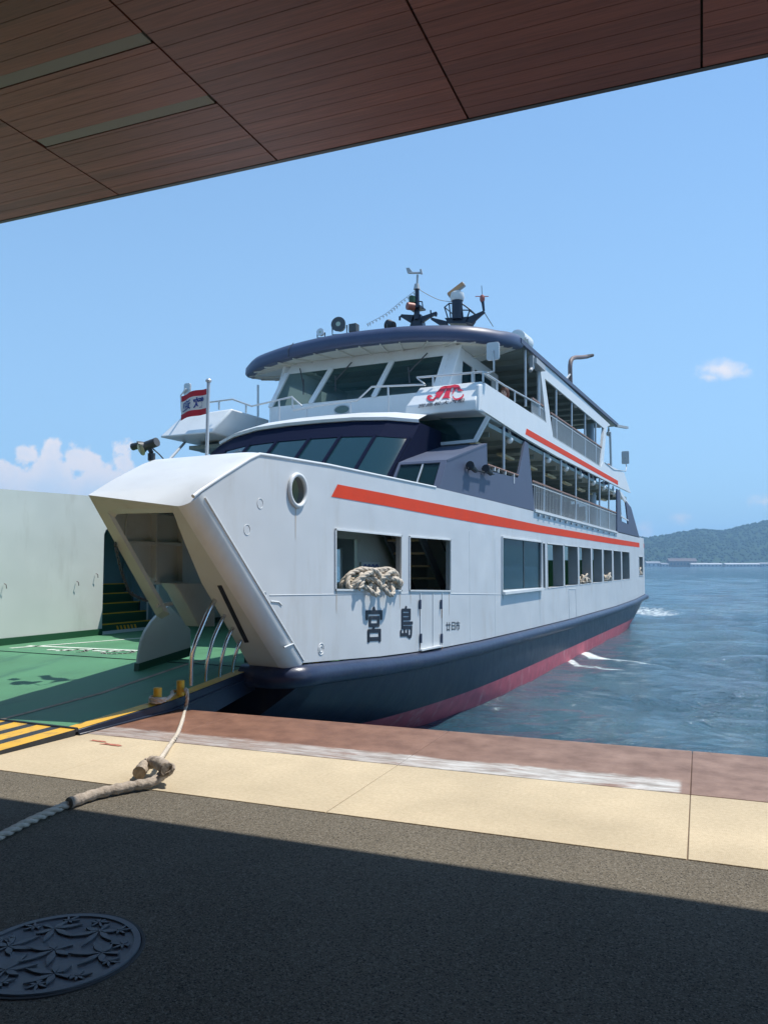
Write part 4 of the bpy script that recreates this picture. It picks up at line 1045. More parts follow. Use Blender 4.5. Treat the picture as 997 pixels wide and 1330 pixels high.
# ---- navy side bay and slate side plating
b = MB()
side(b, [(570, 634), (580, 597), (632, 575.5), (632.6, 611), (652, 616), (672, 620.5), (681.5, 573), (685.5, 576), (694, 663.5)], .05, XS-.012)
SB = b.build('slate_side_plating', M['navy2'], FE)
b = MB()
p0, p1 = onX((570, 634), XS-.002), onX((580, 597), XS-.002); p2 = onX((632, 575.5), XS-.002)
q0 = Vector((-6.2, p0.y-.1, p0.z)); q1 = Vector((-6.2, p1.y, p1.z)); q2 = Vector((-6.45, p2.y, p2.z))
def bl(u, v): return (p0*(1-u)+q0*u)*(1-v)+(p1*(1-u)+q1*u)*v
fr_ = [(0, 0), (1, 0), (1, 1), (0, 1)]; ho_ = [(.12, .06), (.12, .92), (.95, .92), (.95, .06)]
nb = Vector((0, -1, .6)).normalized()
shell(b, fr_, [ho_], lambda u, v: bl(u, v), lambda u, v: bl(u, v)-nb*.05)
b.prism([p1, q1, q2, p2], (0, 0, -.04)); b.build('bay_front', M['navy2'], FE)
b = MB(); b.poly([bl(u, v)-nb*.03 for u, v in ho_]); b.build('bay_window_pane', M['clear'], FE)
b = MB(); b.bar(bl(.48, .05)-nb*.02, bl(.48, .93)-nb*.02, .03, .02); b.build('bay_window_mullion', M['alu'], FE)
# handrail in the bay opening
b = MB(); b.tube([onX((632, 603.5), XS-.03), onX((672, 617.5), XS-.03)], .03, 8); b.build('wood_handrail', M['brown'], FE)
b = MB()
for px, ya, yb in [(641, 607, 612), (646, 609, 614), (655, 612, 617), (666, 615.5, 628)]: b.bar(onX((px, ya), XS-.03), onX((px, yb), XS-.03), .06, .05)
build_each(b, 'handrail_post', M['white2'], FE)
# black spot lamps on the slate plating
b = MB()
for px, py in [(614, 608), (634, 612)]:
    c = onX((px, py), XS+.09); b.tube([c+Vector((0, -.16, .03)), c+Vector((0, .16, -.03))], [.07, .055], 10); b.tube([c, c+Vector((-.16, 0, -.02))], .03, 8); b.tube([c+Vector((0, -.17, .03)), c+Vector((0, -.21, .04))], [.09, .09], 10); b.build('spot_lamp', M['black'], FE); b = MB()
b.tube([onX((606, 608), XS+.06), onX((641, 616), XS+.06)], .02, 6); b.build('lamp_bracket', M['black'], FE)
b = MB()
for px in (621, 673): b.bar(onX((px+3, 640), XS+.001), onX((px+3, 655), XS+.001), .02, .02, (1, 0, 0))
# ---- side of deck 3: parapet, posts, stripe
b = MB()
side(b, [(623.5, 531), (629, 497), (709.5, 549.5), (716.5, 568), (779.5, 607), (782.5, 600), (810, 614), (818.5, 640), (801, 631.5), (722.6, 592.5), (681, 568.5)], .08)
PA = b.build('upper_parapet', M['white2'], FE)
b = MB(); b.prism([onX(p, XS+.004) for p in [(683.5, 556.5), (802, 624.5), (802, 630), (682, 564)]], (-.003, 0, 0)); b.build('stripe', M['stripe'], PA)
b = MB(); side(b, [(700.5, 471.5), (704.6, 474), (718, 569), (711, 565.5)], .1, XS-.01); b.build('raked_post', M['white2'], FE); b = MB(); side(b, [(784.3, 554), (787.2, 556), (783, 604), (779, 606)], .1, XS-.01); b.build('raked_post', M['white2'], FE)
# deck 3 slab and ceiling beams
b = MB(); b.box(XP+.1, XS-.09, 16.9, 38.6, 4.74, 4.84)
for k in range(15): b.box(XP+.3, XS-.3, 17.6+k*1.4, 17.66+k*1.4, 4.62, 4.74)
b.box(-7.2, -7.1, 17.2, 38, 4.58, 4.74)
b.build('upper_deck', M['ceil'], FE)
# port side of the upper works
b = MB(); b.box(XP, XP+.08, 17.5, 39, 4.75, 5.5); b.box(XP, XP+.06, 19, 44, 3.0, 3.9); b.build('port_parapet', M['white2'], FE)
# ---- wing boxes (bridge wings): starboard carries the emblem
wb = [onY((525, 540.5), 15.9), onY((617, 534.5), 15.9)]; wt = [onY((545, 503.5), 16.35), onY((624, 497), 16.35)]
yb_ = 18.2
b = MB()
fb0, fb1 = wb; ft0, ft1 = wt
fb1 = Vector((XS-.05, 15.9, fb0.z)); ft1 = Vector((XS-.05, 16.35, ft0.z))
mid0 = fb0+Vector((.03, .0, .22)); mid1 = fb1+Vector((0, 0.0, .22))
b.raw([fb0, fb1, mid1, mid0, ft1, ft0, Vector((fb0.x, yb_, fb0.z)), Vector((fb1.x, yb_, fb1.z)), Vector((ft0.x, yb_, ft0.z)), Vector((ft1.x, yb_, ft1.z))],
      [(0, 1, 2, 3), (3, 2, 4, 5), (0, 6, 7, 1), (5, 4, 9, 8), (0, 3, 5, 8, 6), (1, 7, 9, 4, 2), (6, 8, 9, 7)])
WG = b.build('bridge_wing', M['white2'], FE, bevel=.03)
# starboard outer cheek joins the parapet
b = MB(); side(b, [(620.5, 533.5), (623, 499), (631, 498.2), (640, 505), (637, 538)], .1, XS-.005); b.build('wing_cheek', M['white2'], FE, bevel=.03)
nw = (ft0-mid0).cross(mid1-mid0).normalized()
if nw.y > 0: nw = -nw
def onW(p): return onP(p, mid0+nw*.02, nw)
def z8(x, y): return (530+x*.1304, 480+y*.1304)
b = MB()
def wstroke(pts, ws):
    P = smooth([Vector((x, y, 0)) for x, y in pts], 5); k = len(P); Lf = []; Rt = []
    for i, p in enumerate(P):
        d = (P[min(i+1, k-1)]-P[max(i-1, 0)]).normalized(); n_ = Vector((-d.y, d.x, 0)); w_ = ws[0]+(ws[1]-ws[0])*math.sin(math.pi*i/(k-1))
        Lf.append(p+n_*w_/2); Rt.append(p-n_*w_/2)
    b.grid([[onW(z8(q.x, q.y)) for q in Lf], [onW(z8(q.x, q.y)) for q in Rt]])
def wpoly(pts): 
    t = tessellate_polygon([[Vector((x, y, 0)) for x, y in pts]]); b.raw([onW(z8(*p)) for p in pts], [tuple(q) for q in t])
wpoly([(268, 238), (300, 205), (322, 178), (352, 164), (392, 160), (372, 190), (350, 225), (322, 262), (300, 288), (288, 272), (258, 300), (240, 305), (262, 272), (282, 246)])
wstroke([(270, 285), (245, 300), (215, 300), (197, 283), (202, 266), (224, 262), (236, 272)], (10, 24))
wpoly([(352, 170), (398, 158), (440, 158), (432, 180), (412, 240), (408, 268), (420, 288), (390, 282), (360, 282), (332, 292), (352, 262), (372, 215), (384, 185)])
wpoly([(410, 160), (462, 148), (498, 152), (515, 172), (520, 192), (548, 206), (520, 214), (492, 212), (486, 190), (476, 186), (462, 205), (448, 232), (440, 252), (436, 236), (446, 205), (452, 178)])
wstroke([(442, 262), (456, 288), (486, 294), (522, 282), (543, 262), (545, 244)], (10, 17))
b.build('emblem', M['logo_red'], WG)
b = MB(); x = 92.; 
for i, chx in enumerate('宮島松大汽船'):
    x0 = 92+i*78.5; yb0 = 382-i*10.2
    q = [z8(x0, yb0), z8(x0+66, yb0-8.5), z8(x0+84, yb0-46), z8(x0+18, yb0-38)]
    b = MB(); put_text(b, chx, [onW(p) for p in q], 0, bold=.02); b.build('company_name', M['ink'], WG)
# port wing (plain)
b = MB()
y1w = 15.9
pb0 = onY((206, 568), y1w); pb1 = onY((273, 562), y1w); pt0 = onY((237, 540), 16.35); pt1 = onY((302, 530.5), 16.45)
bb1 = onX((318, 571.5), pb1.x+.02); bt1 = onX((326, 539), pt1.x+.02)
bb1 = Vector((pb1.x, 17.4, pb1.z)); bt1 = Vector((pt1.x+.0, 17.6, pt1.z+.02))
b.raw([pb0, pb1, pt1, pt0, Vector((pb0.x, 18.2, pb0.z)), Vector((pb1.x, 18.2, pb1.z)), Vector((pt1.x, 18.2, pt1.z)), Vector((pt0.x, 18.2, pt0.z))],
      [(0, 1, 2, 3), (1, 5, 6, 2), (0, 4, 5, 1), (3, 2, 6, 7), (0, 3, 7, 4), (4, 7, 6, 5)])
b.build('bridge_wing', M['white2'], FE, bevel=.05)
for a, c, Ya, Yb in [((220, 597), (240.5, 574.5), 14.2, 17.0), ((291, 592), (302.5, 569.5), 14.6, 17.2)]:
    b = MB(); b.tube([onY(a, Ya), onY(c, Yb)], .035, 8); b.build('wing_strut', M['alu'], FE)
b = MB(); b.box(-12.7, -12.0, 17.2, 17.3, 3.0, 4.85); b.build('port_deckhouse_wall', M['white2'], FE)
# glazed screen under the starboard wing
gs = [onY(p, 16.45) for p in [(535, 545), (553, 578.5), (617, 572.5), (634, 541)]]
b = MB(); b.bar(gs[0], gs[1], .07, .07, (0, 1, 0)); b.bar(gs[1], gs[2], .07, .07, (0, 1, 0)); b.bar(gs[2], gs[3], .09, .09, (0, 1, 0)); SF = b.build('wind_screen_frame', M['white2'], FE)
b = MB(); b.prism(gs, (0, .015, 0)); b.build('wind_screen_pane', M['clear'], SF)

# ---- wheelhouse
b = MB()
zs0, zs1 = 5.77, 6.74
def wf(x, z): return Vector((x, 17.28+(z-5.77)*.5 if z > 5.77 else 17.28, z))
BL = [-11.35, -10.13, -8.34, -6.72]; TP = [-11.15, -9.80, -8.06, -6.60]
b.box(-11.38, -6.62, 17.28, 17.34, 4.85, zs0)
b.prism([wf(-11.15, zs1), wf(-6.45, zs1), wf(-6.4, 7.05), wf(-11.1, 7.05)], (0, .06, 0))
for x0, x1 in zip(BL, TP): b.bar(wf(x0, zs0-.01), wf(x1, zs1+.01), .13, .07, (0, 1, 0))
b.prism([wf(-6.72, zs0-.02), wf(-6.42, zs0-.02)+Vector((0, 0.02, 0)), wf(-6.28, 7.0), wf(-6.62, 7.0)], (0, .1, 0))
# starboard wall with openings
shell(b, [(17.4, 4.85), (17.4, 5.8), (17.95, 7.05), (21.5, 7.05), (21.5, 4.85)], [[(18.3, 5.8), (18.45, 6.75), (19.2, 6.75), (19.2, 5.8)], [(19.4, 5.8), (19.4, 6.75), (20.9, 6.75), (20.9, 5.8)]], lambda u, v: (-6.42, u, v), lambda u, v: (-6.48, u, v))
b.box(-11.4, -6.45, 21.5, 21.56, 4.85, 7.05); b.prism([(-11.36, 17.36, 4.85), (-11.36, 17.36, 5.78), (-11.36, 17.9, 7.0), (-11.36, 21.5, 7.0), (-11.36, 21.5, 4.85)], (.06, 0, 0))
WH = b.build('wheelhouse', M['white2'], FE, angle=0)
for i in range(3):
    b = MB(); b.poly([wf(BL[i], zs0)+Vector((0, .03, 0)), wf(BL[i+1], zs0)+Vector((0, .03, 0)), wf(TP[i+1], zs1)+Vector((0, .03, 0)), wf(TP[i], zs1)+Vector((0, .03, 0))]); b.build('window_pane', M['clear'], WH)
b = MB(); b.box(-6.455, -6.445, 18.2, 20.95, 5.78, 6.77); b.build('side_window_pane', M['glass'], WH)
for i, (xa, xt) in enumerate([(-10.75, -10.5), (-9.2, -9.55), (-7.1, -7.5)]):
    b = MB(); b.tube([wf(xa, 6.85)+Vector((0, -.06, 0)), wf(xt, 6.35)+Vector((0, -.05, 0))], .018, 6); b.bar(wf(xt-.05, 6.5)+Vector((0, -.03, 0)), wf(xt+.08, 6.05)+Vector((0, -.03, 0)), .03, .02); b.build('wiper', M['dgrey'], WH)
b = MB(); b.box(-10.8, -7.2, 18.4, 18.9, 4.9, 5.95); b.box(-9.4, -8.6, 19.4, 19.8, 5.0, 6.3); b.box(-11.0, -10.8, 19, 20, 5, 6.5); b.build('helm_console', M['inner'], WH)
b = MB(); c = wf(-9.9, 5.45)+Vector((0, -.02, 0)); c = onY((444, 532), 17.26); 
b.raw([c+Vector((.22*math.cos(t), 0, .11*math.sin(t))) for t in [i*2*math.pi/24 for i in range(24)]]+[c+Vector((0, -.02, 0))], [(i, (i+1) % 24, 24) for i in range(24)]); b.build('badge', mat('green_badge', (.10, .16, .15), .4), WH)
b = MB(); b.tube([c+Vector((.22*math.cos(t), 0, .11*math.sin(t))) for t in [i*2*math.pi/24 for i in range(24)]], .016, 6, closed=True); b.build('badge_rim', M['alu'], WH)
# ---- roof and brow
BR = [(-13.35, 20.0), (-13.25, 19.1), (-12.95, 18.45), (-12.3, 17.85), (-11.5, 17.45), (-10.7, 17.15), (-9.7, 16.92), (-8.77, 16.85), (-8.0, 16.9), (-7.31, 17.0), (-6.37, 17.36), (-5.8, 17.75), (-5.42, 18.25), (-5.24, 18.8), (-5.2, 19.6)]
o_ = [Vector((x, y, 0)) for x, y in smooth([Vector((x, y, 0)) for x, y in BR], 4) and [(v.x, v.y) for v in smooth([Vector((x, y, 0)) for x, y in BR], 4)]]
cen = Vector((-9.2, 20.5, 0))
def off(p, d): v = p-cen; return p-v.normalized()*d
def zb_(p): return 7.0+max(0, (p.y-18.3))*.16 if p.y > 18.3 else 7.0
b = MB()
prf = [(.22, 0.0), (.02, .0), (-.03, .06), (-.02, .22), (.10, .37), (.34, .44), (1.2, .52)]
b.grid([[off(p, d)+Vector((0, 0, zb_(p)+h)) for p in o_] for d, h in prf])
BRW = b.build('roof_brow', M['navy2'], FE, angle=50)
BRW.data.materials.clear(); BRW.data.materials.append(mat('brow_navy_paint', (.036, .054, .115), .45, var=.06))
b = MB(); b.tube([off(o_[20], -.03)+Vector((0, 0, zb_(o_[20])+.0)), off(o_[20], -.04)+Vector((0, 0, zb_(o_[20])+.2)), off(o_[20], .12)+Vector((0, 0, zb_(o_[20])+.4))], .01, 5); b.build('brow_joint', M['dgrey'], FE)
# brow underside with radial stiffeners
b = MB(); k = len(o_)
un = [off(p, .1)+Vector((0, 0, zb_(p)+.012)) for p in o_]
inn = [Vector((max(-11.1, min(-6.45, p.x*.8-1.85)), 18.0 if p.y < 18.6 else p.y+.3, 7.06)) for p in o_]
b.grid([un, inn])
for i in range(2, k-1, 3): b.bar(un[i]+Vector((0, 0, -.01)), inn[i]+Vector((0, 0, -.01)), .03, .07)
b.build('brow_soffit', M['inner'], FE)
# roof of the promenade
b = MB()
b.prism([Vector((-12.9, 19.6, 7.36)), Vector((XS-.02, 19.6, 7.36)), Vector((XS-.02, 35.3, 7.70)), Vector((-12.9, 35.3, 7.70))], (0, 0, .06))
for j in range(12): y_ = 20+j*1.3; b.box(-13, XS-.15, y_, y_+.06, 7.22+(y_-19.6)*.022, 7.36+(y_-19.6)*.022)
b.build('promenade_roof', M['ceil'], FE)
b = MB(); rt1 = onX((697, 461), XS); b.bar(Vector((XS, 19.4, 7.22+.14)), Vector((XS+.01, 35.6, 7.80)), .07, .13); b.build('roof_edge', M['navy2'], FE)
b = MB(); side(b, [(699.6, 465.5), (792, 552), (784.5, 556.8), (707, 491.5), (701.5, 474)], .05, XS-.012); b.build('roof_fascia', M['white2'], FE)
b = MB(); b.bar(Vector((XS+.0, 35.2, 7.72)), Vector((XS+.30, 36.4, 7.80)), .12, .10); b.build('stern_lamp_bracket', M['grey'], FE)
# ---- stanchions, rails, balusters
def stan(pts, X=XS-.07, r=.035, mt='alu'):
    b = MB(); b.tube([onX(p, X) for p in pts], r, 8); return b.build('stanchion', M[mt], FE)
for px, y0_, y1_ in [(705.6, 588, 668), (727.8, 598, 673), (747, 607, 678), (764, 614, 682), (778, 620, 686), (790, 626, 689), (653.5, 551, 621)]: stan([(px, y0_), (px, y1_)])
for px, y0_, y1_ in [(721.5, 501, 573), (741.6, 518, 585), (759, 533, 595), (773, 545, 602)]: stan([(px, y0_), (px, y1_)])
stan([(681.5, 455), (682, 528)]); stan([(698.5, 470), (699, 540)], r=.05)
stan([(791.7, 561), (793, 606)], r=.05); stan([(803.5, 636), (806, 684)], r=.05)
def balustrade(t0, t1, b0, b1, n, X=XS-.06, cap=None, capm='brown'):
    T0, T1, B0, B1 = onX(t0, X), onX(t1, X), onX(b0, X), onX(b1, X)
    b = MB(); b.bar(B0, B1, .05, .05); b.bar(T0-Vector((0, 0, .09)), T1-Vector((0, 0, .09)), .03, .03)
    for i in range(n+1):
        f_ = i/n; p = B0.lerp(B1, f_); q = T0.lerp(T1, f_)
        b.bar(p, Vector((p.x, p.y, q.z)), .030, .022, (1, 0, 0))
    o = b.build('balustrade', M['baluster'], FE)
    b = MB(); b.bar(T0, T1, .06, .045); b.build('handrail', M[capm], o)
    return o
balustrade((690, 624.5), (801, 666.5), (693.5, 662), (801, 691), 78)
balustrade((714, 536), (780, 581), (717, 568.5), (779.5, 607), 68)
balustrade((690, 517), (707, 529.5), (690, 537), (708, 549), 16)
b = MB(); b.box(-7.6, -7.57, 20.6, 34.5, 3.2, 3.75); b.build('inner_partition', mat('pale_partition', (.45, .50, .50), .5), FE)
b = MB(); b.bar(onX((693.5, 663.5), XS+.02), onX((801, 692), XS+.02), .08, .05); b.build('gutter', M['white2'], FE)
b = MB()
for px in range(700, 800, 7): p = onX((px, 663.5+(px-693.5)*.265+2.5), XS+.03); b.box(p.x-.02, p.x+.02, p.y-.06, p.y+.06, p.z-.06, p.z)
build_each(b, 'gutter_bracket', M['grey'], FE)
# slate stern buttress
b = MB(); side(b, [(801, 635), (804.5, 640), (805, 676), (815.5, 681), (812, 650), (819, 659), (830, 698.5), (801, 691.5)], .06); b.build('stern_buttress', M['navy2'], FE)
b = MB(); side(b, [(804.5, 638), (807.5, 640), (819.5, 660), (817, 661), (806, 643)], .06, XS-.01); b.bar(onX((805, 670), XS), onX((815, 676), XS), .05, .05); b.build('stern_strut', M['white2'], FE)
# globe lamps
for px, py in [(705, 489.5), (727, 509), (747, 526), (764, 541.6), (778, 552.6), (790, 563.5), (661, 571.6), (711, 597.5), (734, 608.7), (753, 617.8), (769.5, 627), (783, 633.5), (795.6, 639.5)]:
    c = onX((px, py), XS-.14); sc_ = max(.08, .0037*c.y*.95); sc_ = min(sc_, .15)
    b = MB(); b.ball(c, .075+.0010*c.y, n=16); g_ = b.build('globe_lamp', M['globe'], FE, angle=80)
    b = MB(); b.lathe([(.05, 0), (.05, .06), (.02, .22)], c+Vector((0, 0, .07)), n=10); b.build('lamp_neck', M['grey'], g_)
# rails round the wheelhouse front and wings
def rail(pl, Y=None, X=None, r=.024, name='guard_rail'):
    b = MB()
    for pts in pl: b.tube([onY(p, Y) if Y else onX(p, X) for p in pts], r, 8)
    return b.build(name, M['alu'], FE, angle=80)
rail([[(262, 523), (274, 522.2), (302, 518.5), (327, 527.6), (336, 525.5), (379, 515.5), (392, 527.5)], [(284.5, 521), (284.5, 532)], [(319.5, 526), (319.5, 536)], [(362.5, 519), (362.5, 553)], [(380, 516), (380, 530)]], Y=16.2)
rail([[(335, 500), (335, 541)]], Y=17.9, r=.03, name='brow_post')
rail([[(381, 533), (420, 526), (464, 520), (482.5, 502.5), (552, 499.5), (541, 490.5), (627, 483)], [(398, 530), (398, 548)], [(455, 522), (455, 544)], [(504, 502), (504, 541)], [(562, 489), (562, 501)], [(613, 484.5), (613, 497)], [(627, 483), (627, 496)]], Y=16.3)
rail([[(627, 483), (655, 501), (700, 526)], [(645, 495), (645, 507)], [(668, 508), (668, 522)]], X=XS-.04)
# ---- mirrors, lamps, cameras
def mirror(c, w_, h_, fy, arm):
    b = MB(); cs = []
    for cx, cz, a0 in ((1, 1, 0), (-1, 1, 90), (-1, -1, 180), (1, -1, 270)):
        for i in range(5): t = R(a0+i*22.5); cs.append(c+Vector((cx*(w_-.05)+.05*math.cos(t), 0, cz*(h_-.05)+.05*math.sin(t))))
    b.prism(cs, (0, .05, 0)); o = b.build('mirror', M['alu'], FE, bevel=.008)
    b = MB(); b.lathe([(.035, 0), (.02, .06)], c+Vector((0, -.0, 0)), (0, -1, 0), 10); b.tube(arm, .022, 8); b.build('mirror_arm', M['alu'], o); return o
c = onY((639.5, 456), 16.5); mirror(c, .145, .20, 1, [c+Vector((0, -.06, 0)), onY((641, 470), 16.45), onY((641, 482), 16.5), onY((634, 484.5), 16.5), onY((627, 483.5), 16.4)])
c = onY((242.8, 506), 16.1); mirror(c, .1, .17, 1, [c+Vector((0, -.05, 0)), onY((235, 514), 16.1), onY((236, 534), 16.1), onY((238, 540), 16.4)])
c = onX((811.5, 597), XS); mirror(c+Vector((0, 0, .1)), .17, .30, 1, [c, onX((813, 606), XS), onX((812, 612), XS), onX((796, 610), XS), onX((785, 601), XS)])
b = MB(); b.box(-5.32, -5.08, 20.6, 21.6, 7.05, 7.2); b.box(-5.25, -5.15, 20.5, 20.65, 6.9, 7.25); b.tube([(-5.2, 20.6, 6.95), (-5.2, 20.4, 6.8)], .05, 8); b.build('flood_lamp', M['grey'], FE)
def searchlight(c, d, r, mt, name='searchlight', base=True):
    d = Vector(d).normalized(); b = MB()
    b.lathe([(0, -.1), (r*.75, -.08*r/.15), (r, r*.5), (r*1.08, r*.6), (r*1.08, r*.75), (r*.95, r*.75)], c, d, 18); o = b.build(name, M[mt], FE, angle=40)
    b = MB(); b.lathe([(r*.93, r*.70), (0, r*.78)], c, d, 18); b.build('lens', M['lens'], o)
    if base:
        b = MB(); s_ = d.cross(Vector((0, 0, 1))).normalized()
        b.tube([c+s_*r*1.1, c+s_*r*1.1-Vector((0, 0, r*1.3)), c-s_*r*1.1-Vector((0, 0, r*1.3)), c-s_*r*1.1], .02, 6); b.tube([c-Vector((0, 0, r*1.3)), c-Vector((0, 0, r*2.2))], .035, 8); b.build('yoke', M['dgrey'], o)
    return o
searchlight(onY((441, 423), 18.3), (.2, -1, .05), .185, 'dgrey'); searchlight(onY((417, 432.5), 18.2), (.1, -1, .1), .10, 'white2'); searchlight(onY((508, 423), 18.6), (-.9, .3, .25), .15, 'black', 'deck_horn')
b = MB(); c = onY((460, 426), 18.3); b.box(c.x-.12, c.x+.10, c.y-.1, c.y+.1, c.z-.12, c.z+.1); b.tube([c+Vector((0, 0, -.1)), c+Vector((0, 0, -.3))], .03, 8); b.build('lamp_box', M['dgrey'], FE, bevel=.01)
# bow searchlights on the starboard housing
b = MB(); c = onY((190, 580), 8.1)
b.tube([onY((204, 574), 8.1), onY((188, 580), 8.1)], [.062, .062], 12); b.tube([onY((188, 580), 8.1), onY((181, 582), 8.05)], [.07, .10], 12); b.tube([onY((182, 578), 8.2), onY((172.5, 580.5), 8.2)], [.045, .05], 10)
b.tube([onY((197, 598), 8.1), onY((197, 589), 8.1)], .05, 10); b.tube([onY((197, 588), 8.1), onY((192, 578), 8.1)], .03, 8)
b.tube([onY((199, 583), 8.1), onY((207, 590), 8.0), onY((216, 600), 8.1)], .009, 6)
SL = b.build('bow_searchlight', M['dgrey'], FE)
b = MB(); b.tube([onY((197, 604), 8.1), onY((197, 590), 8.1)], .035, 10); b.build('lamp_stand', M['alu'], SL)
b = MB(); b.lathe([(.085, 0), (0, .02)], onY((183.5, 584), 8.02), (-.3, -.8, -.45), 14); b.build('lens', M['lens'], SL)
# flag pole
b = MB(); c0, c1 = onY((268.5, 600), 8.5), onY((271, 497), 8.5); b.tube([c0, c1], .024, 10); b.lathe([(.0, 0), (.038, .01), (.042, .03), (.03, .05), (0, .055)], c1, n=12); b.build('flag_pole', M['alu'], FE)
# ---- masts on the roof
Yr = 18.9
def my(x, y, Y=Yr): return onY((x, y), Y)
b = MB()
b.prism([my(531, 426), my(549, 426), my(546, 408), my(537, 408)], (0, .25, 0)); b.tube([my(541, 415), my(541.5, 372)], [.085, .05], 10)
b.prism([my(519, 411), my(521, 408), my(537, 409), my(538, 414), my(534, 420)], (0, .08, 0)); b.prism([my(546, 420), my(547, 411), my(566, 404.5), my(567, 407), my(556, 413)], (0, .08, 0))
b.tube([my(519, 411), my(519, 416)], .03, 6); b.tube([my(566, 406), my(566, 411)], .03, 6); b.box(*[v for ab in zip(my(533, 402), my(549, 400)) for v in ab][:2], Yr-.2, Yr+.2, my(540, 402).z, my(540, 400).z)
b.tube([my(534, 401), my(536, 390), my(548, 392), my(549, 401)], .018, 6)
M1 = b.build('signal_mast', M['navy'], FE)
b = MB(); b.lathe([(.09, 0), (.09, .16), (.0, .2)], my(535, 393, Yr-.1), n=12); b.build('mast_lamp', M['dkgreen'], M1)
b = MB(); b.lathe([(.10, -.1), (.10, .1)], my(533, 398, Yr-.2), (-.6, -.7, 0), 12); b.build('mast_speaker', mat('dull_red', (.35, .10, .06), .5), M1)
b = MB(); b.tube([my(541.3, 375), my(542, 357)], .03, 8); b.tube([my(531, 354.5), my(547, 354.5)], .03, 8); b.prism([my(527, 348), my(531, 347.5), my(536, 354), my(534, 355.5), my(529, 355)], (0, .03, 0)); b.tube([my(546, 350), my(547.5, 356)], .03, 6); b.tube([my(541, 376), my(541, 369)], [.09, .06], 10)
b.build('anemometer', M['grey'], M1)
b = MB(); b.prism([my(577, 413), my(582, 420), my(604, 420), my(610, 411)], (0, .5, 0)); b.tube([my(593.5, 415), my(593.5, 390)], .14, 12)
b.prism([my(559, 415), my(561, 412.5), my(580, 417), my(581, 422), my(570, 422)], (0, .08, 0)); b.prism([my(604, 418), my(607, 412), my(627, 403.5), my(629, 405), (my(612, 420))], (0, .08, 0))
ring = [my(577, 399), my(583, 394), my(599, 394), my(610, 402)]
b.tube(ring+[p+Vector((0, .6, 0)) for p in reversed(ring)], .018, 6, closed=True)
for p, q in [((577, 399), (582, 415)), ((583, 394), (585, 414)), ((599, 394), (601, 414)), ((610, 402), (606, 414))]: b.tube([my(*p), my(*q)], .018, 6)
b.tube([my(628, 404), my(626, 388)], [.03, .045], 8); b.tube([my(626, 388), my(625, 371)], .008, 5)
b.tube([my(560, 414), my(559, 403)], .02, 6)
M2 = b.build('radar_mast', M['navy'], FE)
b = MB(); b.lathe([(.16, 0), (.19, .08), (.17, .2), (.09, .26)], my(593.5, 391), n=16); b.build('radar_drive', M['white2'], M2)
b = MB(); a_, c_ = my(582, 384.5), my(603, 368.5); b.bar(a_, c_, .09, .15, (0, -.4, 1)); o = b.build('radar_scanner', M['grey'], M2, bevel=.03)
b = MB(); b.bar(a_.lerp(c_, .04)+Vector((0, -.055, .01)), a_.lerp(c_, .96)+Vector((0, -.055, .01)), .02, .10, (0, -.4, 1)); b.build('scanner_face', M['orange'], o)
b = MB(); b.tube([my(617, 385), my(634, 385)], .012, 5); b.ball(my(626, 388), .07, sz=1.6, n=10); b.build('antenna', mat('antenna_red', (.4, .12, .10), .5), M2)
b = MB(); b.tube(smooth([my(541, 374), my(556, 383), my(572, 390), my(590, 392)], 5), .010, 5); b.tube([my(628, 405), my(640, 424, 20)], .012, 5); b.tube(smooth([my(541, 376), my(520, 392), my(500, 408), my(476, 421)], 5), .007, 5)
LN = b.build('mast_wire', M['grey'], FE)
b = MB(); rr = random.Random(4); P = smooth([my(541, 376), my(520, 392), my(500, 408), my(476, 421)], 6)
for p in P[2:]: b.poly([p, p+Vector((.07, 0, -.01)), p+Vector((.05, 0.01, -.07-rr.uniform(0, .03)))])
b.build('small_pennant', M['cloth_w'], LN)
# life raft, exhaust pipe, trunks
b = MB(); c = onX((677, 444), XS-.35); b.tube([c+Vector((0, -.5, .0)), c+Vector((0, -.45, 0)), c+Vector((0, .45, .05)), c+Vector((0, .5, .05))], [.12, .22, .22, .12], 16); b.build('life_raft_canister', M['white2'], FE)
b = MB(); b.tube([onX((684, 440), XS-.1), onX((686, 452), XS-.1)], .03, 6); b.tube([onX((681.5, 438), XS-.1), onX((683, 450), XS-.1)], .03, 6); b.build('raft_rack', M['alu'], FE)
XE = -6.1
pe = [(740.5, 505), (740, 485), (740, 474), (741.5, 467.5), (746, 464.5), (755, 464), (763, 463)]
b = MB(); b.tube(smooth([onX(p, XE) if i < 4 else onX(p, XE) for i, p in enumerate(pe)], 5), .085, 12)
EX = b.build('exhaust_pipe', M['rust'], FE, angle=60)
q0_, q1_ = onX((761, 463.3), XE), onX((769, 461.5), XE); b = MB(); b.tube([q0_, q1_], [.087, .07], 12); b.lathe([(.16, -.25), (.13, .05), (.095, .1)], onX((740.5, 503), XE), n=12); b.build('sooty_tip', M['soot'], EX)
b = MB(); b.tube([onX((740, 486), XE), onX((733.5, 494), XE)], .04, 8); b.tube([onX((749, 505), XE+.3), onX((748, 512), XE+.3)], .03, 6); b.build('pipe_brace', M['grey'], EX)
for px, ya, yb in [(765.5, 543, 592), (768, 622, 668)]:
    b = MB(); p, q = onX((px, ya), -6.0), onX((px, yb), -6.0); b.tube([Vector((p.x, p.y, p.z+.3)), Vector((p.x, p.y, q.z-.5))], .17, 14); b.build('funnel_trunk', mat('pale_blue_trunk', (.33, .42, .50), .4), FE)
